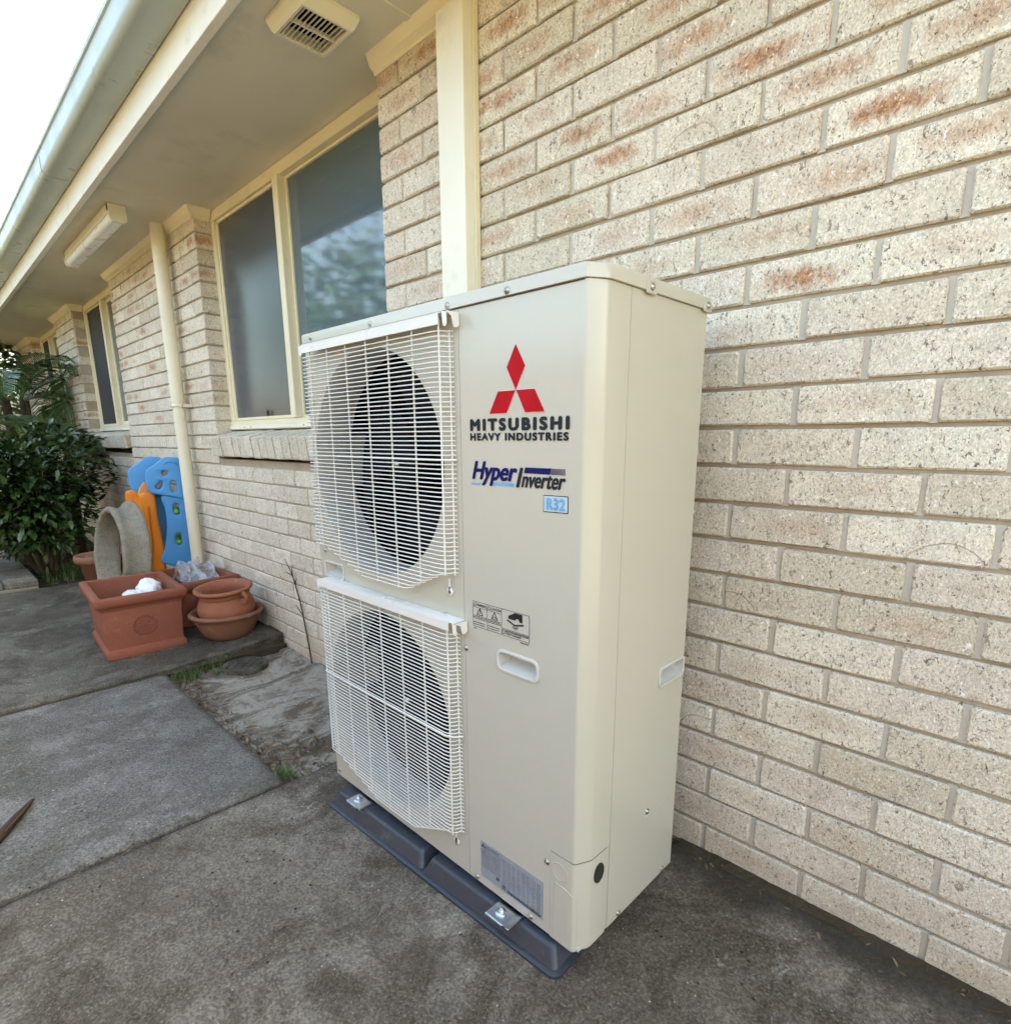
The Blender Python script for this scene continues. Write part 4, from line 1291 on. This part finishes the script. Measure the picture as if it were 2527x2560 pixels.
# toddler slide, folded and stood against the wall
ts = thing('toddler_slide', (-2.95, .38, -.03), 'blue and orange plastic toddler slide folded upright behind the downpipe', 'toy slide')
U2 = Vector((.255, .967, 0)); N2 = Vector((.967, -.255, 0)); C2 = Vector((-2.9, .385, 0))
def PL(off): return lambda u, z, h: tuple(C2 - N2 * (off - h) + U2 * u + Vector((0, 0, z)))
head = [(.025, .923), (.077, .928), (.125, .910), (.126, .804), (.122, .650), (.076, .653), (.003, .671), (-.055, .686), (-.082, .710), (-.090, .756), (-.089, .823), (-.074, .850), (-.021, .888)]
hl_ = smooth_loop(head, 4)
bean = smooth_loop([(-.036, .722), (-.014, .716), (.002, .742), (.004, .766), (-.012, .768), (-.020, .752), (-.036, .742)], 4)
hd = plate('side_panel', [hl_, circ(.024, .823, .0165, 20), bean, rrect(.050, .084, .690, .768, .016, 5)], .055, PL(.0), 'blue', ts, .012, 3, True)
for lp, nm in ((circ(.024, .823, .0155, 20), 'orange_insert'), (smooth_loop([(-.033, .725), (-.018, .722), (-.006, .744), (-.002, .762), (-.012, .764), (-.021, .748), (-.033, .740)], 4), 'orange_insert')):
    plate(nm, [lp], .02, PL(.004), 'orange_in', hd, .004, 2, True)
MB().tube([PL(-.028)(u, z, 0) for u, z in ((.026, .880), (.040, .898), (.070, .901), (.098, .892), (.108, .874))], [.004, .006, .007, .006, .004], 8).build('grip_ridge', 'blue', hd)
leg = smooth_loop([(-.009, .668), (-.003, .591), (-.001, .504), (-.010, .416), (-.036, .300), (-.065, .219), (-.004, .176), (.056, .151), (.116, .150), (.128, .342), (.128, .523), (.118, .660)], 4)
lgo = plate('ladder_leg', [leg, rrect(.048, .084, .534, .612, .017, 5), rrect(.038, .074, .321, .404, .017, 5)], .045, PL(.012), 'blue', ts, .012, 3, True)
for z0, u0 in ((.556, .066), (.343, .056)):
    MB().lathe([(0, .016), (.010, .014), (.0155, .006), (.016, -.012)], lambda x, y, h: PL(.0)(u0 + x, z0 + y, h), 18).build('green_knob', 'green', lgo)
    MB().lathe([(0, .0), (.014, .0), (.014, .30)], lambda x, y, h: PL(.012)(u0 + x, z0 + .0 + y, -h), 14).build('rung', 'green', lgo)
bk = [(u - .105, z) for u, z in head]
plate('side_panel', [smooth_loop(bk, 4)], .05, PL(.22), 'blue', ts, .012, 3, True)
plate('ladder_leg', [[(u - .105, z) for u, z in leg]], .045, PL(.26), 'blue', ts, .012, 3, True)
ch = smooth_loop([(-.124, .690), (-.085, .694), (-.050, .668), (-.050, .532), (-.040, .384), (-.034, .264), (-.045, .100), (-.060, -.034), (-.235, -.034), (-.225, .090), (-.190, .200), (-.155, .334), (-.138, .508), (-.146, .655)], 4)
cho = plate('chute_rail', [ch], .05, PL(.05), 'orange', ts, .018, 4, True)
MB().tube([PL(.022)(u, z, 0) for u, z in ((-.105, .60), (-.112, .45), (-.118, .32), (-.145, .18), (-.165, .02))], [.012, .017, .019, .020, .022], 10).build('moulded_ridge', 'orange', cho)
ch2 = [(u - .085, z + .008) for u, z in ch]
plate('chute_rail', [ch2], .05, PL(.22), 'orange', ts, .018, 4, True)
MB().grid(lambda u, v: PL(.06 + .16 * u)(-.115 - .08 * u + .02 * math.sin(v * PI) - .05 * (1 - v) ** 2, .0 + .66 * v, 0), 6, 14).build('chute_bed', 'orange', ts)
plate('chute_hood', [smooth_loop([(-.098, .762), (-.060, .72), (-.060, .66), (-.145, .66), (-.145, .70), (-.122, .742)], 4)], .07, PL(.11), 'orange_in', ts, .015, 3, True)

# pavers edging the garden bed at far left
ed = thing('paver_step', (-4.6, -.6, -.06), 'low step of pale weathered pavers at the edge of the garden bed', 'garden step')
MB().box(-5.7, -3.93, -1.7, -.262, -.14, -.031, .006, 1).build('step_base', 'lichen', ed)
rp_ = random.Random(3)
for i in range(9):
    for j in range(7):
        x0, y1 = -5.69 + i * .196, -.258 - j * .205
        dz = rp_.uniform(-.003, .004)
        MB().box(x0 + .006, x0 + .190, y1 - .198, y1, -.030, .014 + dz, .008, 2).build('paver', 'paver', ed)

# rusty ring cover lying in the earth strip
dc = thing('drain_cover', (-1.345, .235, -.09), 'round grey drain cover lying flat in the bare earth by the step', 'drain cover')
mb = MB().lathe([(0, .006), (.06, .007), (.088, .005), (.094, .011), (.104, .012), (.110, .006), (.112, -.01)], lambda x, y, h: (-1.345 + x, .235 + y, -.088 + h), 40)
for k in range(5):
    mb.tube([(-1.345 + .06 * math.cos(2.6) * s + .02 * (k - 2) , .235 + .03 * (k - 2) + .05 * s, -.081) for s in (-1, 1)], .003, 5)
mb.build('lid', 'concrete_far', dc)

# dry vine stem against the wall
vn = thing('dry_vine', (-1.12, .49, -.08), 'thin dead vine stem climbing the bricks behind the lower grille', 'vine')
vp = [(-1.115, .485, -.085), (-1.15, .495, .0), (-1.185, .500, .09), (-1.205, .503, .15), (-1.225, .503, .22), (-1.262, .503, .30), (-1.285, .502, .35), (-1.315, .500, .39), (-1.350, .496, .43)]
MB().tube(vp, [.0045, .004, .0038, .0036, .0033, .003, .0027, .0023, .0015], 7).build('stem', 'twig', vn)
for b, d in ((5, (.05, -.01, .05)), (6, (-.06, -.012, .01)), (6, (.045, -.01, .07)), (3, (-.03, -.02, .06)), (4, (.035, -.02, .03))):
    p = Vector(vp[b])
    MB().tube([p, p + Vector(d) * .5 + Vector((0, -.006, .008)), p + Vector(d)], [.003, .002, .001], 5).build('side_shoot', 'twig', vn)

# stick of bark on the slab at the left edge
sb = thing('bark_stick', (-.53, -.75, -.05), 'dark split stick of bark lying on the slab at the left edge', 'stick')
mb = MB().tube([(-.40, -.84, -.050), (-.47, -.795, -.046), (-.55, -.745, -.045), (-.625, -.700, -.047)], [.006, .014, .012, .004], 7)
mb.build('bark_strip', 'twig', sb)
MB().tube([(-.47, -.780, -.036), (-.54, -.735, -.034), (-.60, -.705, -.038)], [.002, .003, .0015], 5).build('pale_splinter', 'dead', sb)

# ================================================================== PLANTS
def leaf_shape(L, Wd, curl=.15):
    return [(0, 0, 0), (L * .30, Wd * .42, curl * Wd), (L * .66, Wd * .40, curl * Wd - .05 * L), (L, 0, -.16 * L), (L * .66, -Wd * .40, curl * Wd - .05 * L), (L * .30, -Wd * .42, curl * Wd), (L * .30, 0, 0), (L * .66, 0, -.06 * L)]
LF = [(0, 6, 1), (1, 6, 7, 2), (2, 7, 3), (0, 5, 6), (5, 4, 7, 6), (4, 3, 7)]
def scatter(specs, rnd, name, mat, parent, droop=.2, tint=None):
    """specs: (pos, direction, length, width)"""
    V, F, T = [], [], []
    for p, d, L, Wd in specs:
        d = Vector(d).normalized()
        up = Vector((rnd.uniform(-.5, .5), rnd.uniform(-.5, .5), 1))
        side = d.cross(up).normalized(); nrm = side.cross(d)
        k = len(V)
        for a, b, c in leaf_shape(L, Wd):
            q_ = Vector(p) + d * a + side * b + nrm * c
            V.append(tuple(q_))
        F += [tuple(i + k for i in f) for f in LF]
        tv = tint(p, rnd) if tint else rnd.random()
        T += [(tv, 0, 0)] * len(LF)
    me = bpy.data.meshes.new(name)
    me.from_pydata(V, [], F)
    me.polygons.foreach_set('use_smooth', [True] * len(F))
    color_attr(me, 'tint', T)
    me.update()
    return link(name, me, mat, parent)

def shrub(name, base, crown, rad, n, L, label, cat, mat, stems=9, seed=1, lumps=9, fill=.55):
    rnd = random.Random(seed)
    s = thing(name, base, label, cat)
    cz = Vector(crown); R3 = Vector(rad)
    stem = MB()
    tips = []
    for k in range(stems):
        a = 2 * PI * k / stems + rnd.uniform(-.3, .3)
        e = cz + Vector((R3.x * .55 * math.cos(a), R3.y * .55 * math.sin(a), R3.z * rnd.uniform(-.2, .6)))
        b = Vector(base) + Vector((.06 * math.cos(a), .06 * math.sin(a), 0))
        m = b.lerp(e, .5) + Vector((rnd.uniform(-.06, .06), rnd.uniform(-.06, .06), .05))
        stem.tube([b, m, e], [.014, .010, .004], 6); tips.append(e)
        for _ in range(4):
            d = Vector((rnd.gauss(0, 1), rnd.gauss(0, 1), rnd.gauss(.3, .8))).normalized()
            e2 = e + Vector((d.x * R3.x, d.y * R3.y, d.z * R3.z)) * .45
            stem.tube([m.lerp(e, .6), (m.lerp(e, .6) + e2) / 2 + Vector((0, 0, .03)), e2], [.006, .004, .002], 5)
    stem.build('stems', 'bark', s)
    cl_ = [(cz + Vector((R3.x * .62 * math.cos(a) * rr, R3.y * .62 * math.sin(a) * rr, R3.z * zz)), rnd.uniform(.36, .56))
           for a, rr, zz in [(rnd.uniform(0, 2 * PI), rnd.uniform(.3, 1.05), rnd.uniform(-.6, .62)) for _ in range(lumps)]]
    sp = []
    while len(sp) < n:
        c, r = rnd.choice(cl_)
        d = Vector((rnd.gauss(0, 1), rnd.gauss(0, 1), rnd.gauss(0, 1))).normalized()
        rr = r * (rnd.random() ** .42 if rnd.random() < fill else rnd.uniform(.88, 1.12))
        p = c + Vector((d.x * R3.x, d.y * R3.y, d.z * R3.z)) * rr
        if p.z < base[2] + .06: continue
        if p.y > .485: continue
        out = (p - cz); out.z *= .5
        dr = out.normalized() + Vector((rnd.gauss(0, .55), rnd.gauss(0, .55), rnd.gauss(-.05, .45)))
        l = L * rnd.uniform(.65, 1.25)
        sp.append((p, dr, l, l * rnd.uniform(.42, .55)))
    top = cz.z + R3.z
    scatter(sp, rnd, 'foliage', mat, s, tint=lambda p, r_: min(1, max(0, r_.random() * .75 + (.35 if r_.random() < .10 else 0))))
    return s
shrub('camellia_shrub', (-4.62, -.12, -.06), (-4.55, -.13, .50), (.62, .64, .62), 5200, .085, 'dark glossy camellia shrub beside the slide and concrete planter', 'shrub', 'camellia', 10, 11, 13)
# loose sprigs reaching right from the shrub
shrub('garden_shrub', (-9.3, -.4, -.06), (-9.3, -.35, 1.5), (.8, 1.2, 1.85), 6500, .14, 'yellow-green bushes at the far end of the house behind the palm', 'shrub', 'hedge', 8, 5, 12)

def palm(name, base, n, label, seed, spread, length, z0):
    rnd = random.Random(seed)
    p_ = thing(name, base, label, 'palm')
    tr = MB()
    B = Vector(base)
    for k in range(4):
        a = k * 1.6 + .4
        tr.tube([B + Vector((.07 * math.cos(a), .07 * math.sin(a), 0)), B + Vector((.09 * math.cos(a), .09 * math.sin(a), z0 * .6)), B + Vector((.11 * math.cos(a), .11 * math.sin(a), z0))], [.032, .028, .022], 9)
    tr.build('trunk', 'bark', p_)
    for k in range(n):
        a = 2 * PI * k / n * 1.0 + rnd.uniform(-.25, .25)
        el = rnd.uniform(*spread)
        L = length * rnd.uniform(.75, 1.1)
        dirh = Vector((math.cos(a), math.sin(a), 0))
        pts = []
        p = B + Vector((0, 0, z0)) + dirh * .08; ang = el
        N = 14
        for i in range(N + 1):
            pts.append(p.copy())
            p = p + (dirh * math.cos(ang) + Vector((0, 0, math.sin(ang)))) * (L / N)
            ang -= (1.5 + .6 * math.cos(el)) / N
        if max(q.y for q in pts) > .50:
            pts = [Vector((q.x, min(q.y, .47), q.z)) for q in pts]
        V, F, T = [], [], []
        fr = MB().tube(pts, [.009 * (1 - .8 * i / N) + .0015 for i in range(N + 1)], 5)
        V += fr.v; F += fr.f; T += [(.6, 0, 0)] * len(fr.f)
        m = 46
        for j in range(3, m):
            u = j / m
            f_ = u * N; i = min(int(f_), N - 1); w = f_ - i
            q0 = pts[i].lerp(pts[i + 1], w); tg = (pts[i + 1] - pts[i]).normalized()
            side = tg.cross(Vector((0, 0, 1))).normalized(); up = side.cross(tg)
            ll = L * .36 * (math.sin(PI * (u * .86 + .10)) ** .7) * rnd.uniform(.9, 1.08)
            for sgn in (-1, 1):
                d = (side * sgn * .86 + tg * (.55 + .35 * u) + up * .28).normalized()
                wv = tg * .0085
                a1 = q0 + d * ll * .5 + Vector((0, 0, .015 - .05 * ll)); a2 = q0 + d * ll + Vector((0, 0, -.30 * ll))
                k0 = len(V)
                V += [tuple(q0 - wv * .5), tuple(q0 + wv * .5), tuple(a1 + wv), tuple(a1 - wv), tuple(a2)]
                F += [(k0, k0 + 1, k0 + 2, k0 + 3), (k0 + 3, k0 + 2, k0 + 4)]
                tv = rnd.uniform(.15, .9); T += [(tv, 0, 0)] * 2
        V = [(x, min(y, .49), z) for x, y, z in V]
        me = bpy.data.meshes.new('frond'); me.from_pydata(V, [], F)
        color_attr(me, 'tint', T); me.update()
        link('frond', me, 'palm', p_)
    return p_
palm('garden_palm', (-6.2, .05, -.06), 16, 'tall feathery palm in front of the farthest window', 21, (-.1, 1.3), 1.15, 1.5)
palm('garden_palm', (-5.30, .20, -.06), 11, 'short young palm rising between the camellia shrub and the wall', 22, (.45, 1.35), .62, 1.0)

# unseen paling fence added opposite the house to cut low sky off the wall
fn_ = thing('sky_block_fence', (-3, -3.3, -.15), 'unseen paling fence added opposite the house to darken the lower wall', 'fence')
rf_ = random.Random(31)
mb = MB()
x = -13.0
while x < 6.5:
    w = .10
    mb.box(x, x + w - .004, -3.32 + rf_.uniform(-.004, .004), -3.30, -.15, 1.78 + rf_.uniform(-.015, .015)); x += w
mb.build('palings', 'bark', fn_)['kind'] = 'stuff'
for z in (.25, 1.45): MB().box(-13, 6.5, -3.37, -3.325, z, z + .07).build('rail', 'bark', fn_)

# spreading tree across the yard, mirrored in the window glass
tt = thing('garden_tree', (-10.5, -5.6, -.1), 'leafy tree across the yard whose crown is mirrored in the big window', 'tree')
rt2 = random.Random(9)
mb = MB().tube([(-10.5, -5.6, -.15), (-10.45, -5.5, 1.4), (-10.6, -5.6, 2.6), (-10.5, -5.5, 4.0)], [.20, .16, .12, .05], 10)
tips = []
for k in range(9):
    a = k * .7; e = Vector((-10.5 + 1.9 * math.cos(a), -5.6 + 1.9 * math.sin(a), 3.0 + 1.8 * rt2.random()))
    mb.tube([(-10.55, -5.55, 1.6 + .15 * k), (-10.5 + .9 * math.cos(a), -5.6 + .9 * math.sin(a), 2.6 + .1 * k), e], [.07, .045, .015], 7); tips.append(e)
mb.build('trunk', 'bark', tt)
spx = []
for _ in range(4200):
    c0 = rt2.choice(tips); d = Vector((rt2.gauss(0, 1), rt2.gauss(0, 1), rt2.gauss(-.2, .9))) * .85
    spx.append((c0 + d, (rt2.gauss(0, 1), rt2.gauss(0, 1), rt2.gauss(-.3, .5)), rt2.uniform(.18, .34), rt2.uniform(.09, .17)))
scatter(spx, rt2, 'crown', 'camellia', tt)

# low weeds and leaf litter
rnd = random.Random(77)
def tufts(spots, name, label, mat, hmin, hmax, bl=9):
    V, F, T = [], [], []
    for x, y, z in spots:
        for _ in range(bl):
            a = rnd.uniform(0, 2 * PI); h = rnd.uniform(hmin, hmax); ln_ = rnd.uniform(.2, .9) * h
            b = Vector((x + rnd.gauss(0, .006), y + rnd.gauss(0, .006), z))
            s_ = Vector((-math.sin(a), math.cos(a), 0)) * rnd.uniform(.0010, .0022)
            d = Vector((math.cos(a), math.sin(a), 0))
            k = len(V)
            V += [tuple(b - s_), tuple(b + s_), tuple(b + d * ln_ * .4 + Vector((0, 0, h * .7)) + s_ * .8), tuple(b + d * ln_ * .4 + Vector((0, 0, h * .7)) - s_ * .8), tuple(b + d * ln_ + Vector((0, 0, h)))]
            F += [(k, k + 1, k + 2, k + 3), (k + 3, k + 2, k + 4)]; T += [(rnd.random(), 0, 0)] * 2
    me = bpy.data.meshes.new(name); me.from_pydata(V, [], F); color_attr(me, 'tint', T); me.update()
    o = link(name, me, mat)
    return props(o, label, name.replace('_', ' '), None, 'stuff')
sp_w = [(-1.44 + abs(rnd.gauss(0, .05)), -.10 + rnd.gauss(.05, .07), -.095) for _ in range(46)] + [(-1.45 + rnd.uniform(.0, .03), rnd.uniform(-.05, .2), -.092) for _ in range(18)] + [(-.20 - abs(rnd.gauss(0, .03)), -.085 + rnd.gauss(.01, .012), -.095) for _ in range(14)]
tufts(sp_w, 'weeds', 'small green weeds sprouting at the corner of the bare earth strip', 'weed', .012, .055)
sp_d = [(rnd.uniform(-1.42, -.2), -.085 + abs(rnd.gauss(0, .035)), -.096) for _ in range(150)] + [(rnd.uniform(-.5, -.18), rnd.uniform(-.08, .15), -.096) for _ in range(70)]
tufts(sp_d, 'dry_grass', 'brown dead grass along the slab edge in the earth strip', 'dead', .003, .018, 5)
sp_b = [(rnd.uniform(-5.6, -3.97), rnd.uniform(-.25, .45), -.07) for _ in range(110)]
tufts(sp_b, 'bed_plants', 'low green ground cover under the camellia shrub', 'weed', .03, .16, 10)
lit = []
for _ in range(130):
    if rnd.random() < .62:
        x, y, z = rnd.uniform(-.62, -.2), rnd.uniform(-.09, .12), -.088
    else:
        x, y, z = rnd.uniform(-1.4, -.2), -.07 + abs(rnd.gauss(0, .05)), -.088
    lit.append(((x, y, z + rnd.uniform(0, .010)), (rnd.gauss(0, 1), rnd.gauss(0, 1), rnd.gauss(0, .18)), rnd.uniform(.02, .055), rnd.uniform(.008, .02)))
for _ in range(60):
    lit.append(((rnd.uniform(-5.2, -3.97), rnd.uniform(-.24, .4), -.052), (rnd.gauss(0, 1), rnd.gauss(0, 1), rnd.gauss(0, .2)), rnd.uniform(.04, .08), rnd.uniform(.015, .03)))
props(scatter(lit, rnd, 'leaf_litter', 'dead', None), 'brown dead leaves lying in the earth strip beside the slab', 'leaf litter', None, 'stuff')
# grit, straw and crumbs on the slabs
mb = MB()
def crumb(x, y, s, z=None):
    z = gz(x, y) if z is None else z
    v = [(x + rnd.uniform(-s, s), y + rnd.uniform(-s, s), z + rnd.uniform(0, s * .8)) for _ in range(4)]
    mb.add(v + [(x, y, z - .002)], [(0, 1, 2), (0, 2, 3), (0, 1, 4), (1, 2, 4), (2, 3, 4), (3, 0, 4)])
for _ in range(170): crumb(rnd.uniform(-1.4, 1.5), rnd.uniform(-.85, .3), rnd.uniform(.0015, .004))
for _ in range(40): crumb(rnd.uniform(-3.5, -1.6), rnd.uniform(-.7, .1), rnd.uniform(.003, .008))
props(mb.build('grit', 'paver'), 'pale grit and chips scattered over the concrete', 'grit', None, 'stuff')
mb = MB()
for _ in range(46):
    u = rnd.random()
    if u < .45: x, y = -.175 + rnd.gauss(0, .015), rnd.uniform(-.82, -.2)
    elif u < .8: x = rnd.uniform(1.0, 1.6); y = .49 - abs(rnd.gauss(0, .05))
    else: x, y = rnd.uniform(-.1, .9), rnd.uniform(-.6, -.12)
    a = rnd.uniform(0, PI); l = rnd.uniform(.01, .04); z = gz(x, y) + .003
    mb.tube([(x, y, z), (x + l * .5 * math.cos(a), y + l * .5 * math.sin(a), z + .003), (x + l * math.cos(a + .3), y + l * math.sin(a + .3), z)], .0008, 4)
props(mb.build('straw', 'dead'), 'pale straw bits caught in the joints and along the wall foot', 'straw', None, 'stuff')
# dirt gathered along the foot of the wall
mb = MB()
def drift(u, v):
    x = .93 + 2.4 * u
    w = .045 + .035 * nz(x, 0, 0, 2.2) + .018 * nz(x, 0, 2, 7)
    w = max(w, .012)
    y = .5105 - w * (1 - v)
    z = gz(1, y) - .006 + .013 * v * (.8 + .4 * nz(x, 1, 3, 6)) + .0022 * nz(x, y, 0, 45)
    return (x, y, z)
mb.grid(drift, 300, 8)
props(mb.build('dirt', 'earth'), 'dark dirt gathered in the angle between brick wall and concrete', 'dirt', None, 'stuff')
lit = []
for _ in range(24):
    x = rnd.uniform(.98, 1.62); y = .495 - abs(rnd.gauss(0, .035))
    lit.append(((x, y, gz(1, y) + rnd.uniform(.001, .006)), (rnd.gauss(0, 1), rnd.gauss(0, 1), rnd.gauss(0, .12)), rnd.uniform(.008, .026), rnd.uniform(.003, .008)))
for _ in range(60):
    x = -.175 + rnd.gauss(0, .014); y = rnd.uniform(-.85, -.12)
    lit.append(((x, y, -.058 + rnd.uniform(.001, .004)), (rnd.gauss(0, 1), rnd.gauss(0, 1), rnd.gauss(0, .12)), rnd.uniform(.006, .022), rnd.uniform(.002, .007)))
for _ in range(40):
    x = rnd.uniform(-3.2, -1.5); y = rnd.uniform(-.7, .3)
    lit.append(((x, y, gz(x, y) + .003), (rnd.gauss(0, 1), rnd.gauss(0, 1), rnd.gauss(0, .12)), rnd.uniform(.012, .035), rnd.uniform(.005, .012)))
props(scatter(lit, rnd, 'leaf_crumbs', 'dead', None), 'crumbled leaf bits along the wall foot and slab joints', 'leaf crumbs', None, 'stuff')
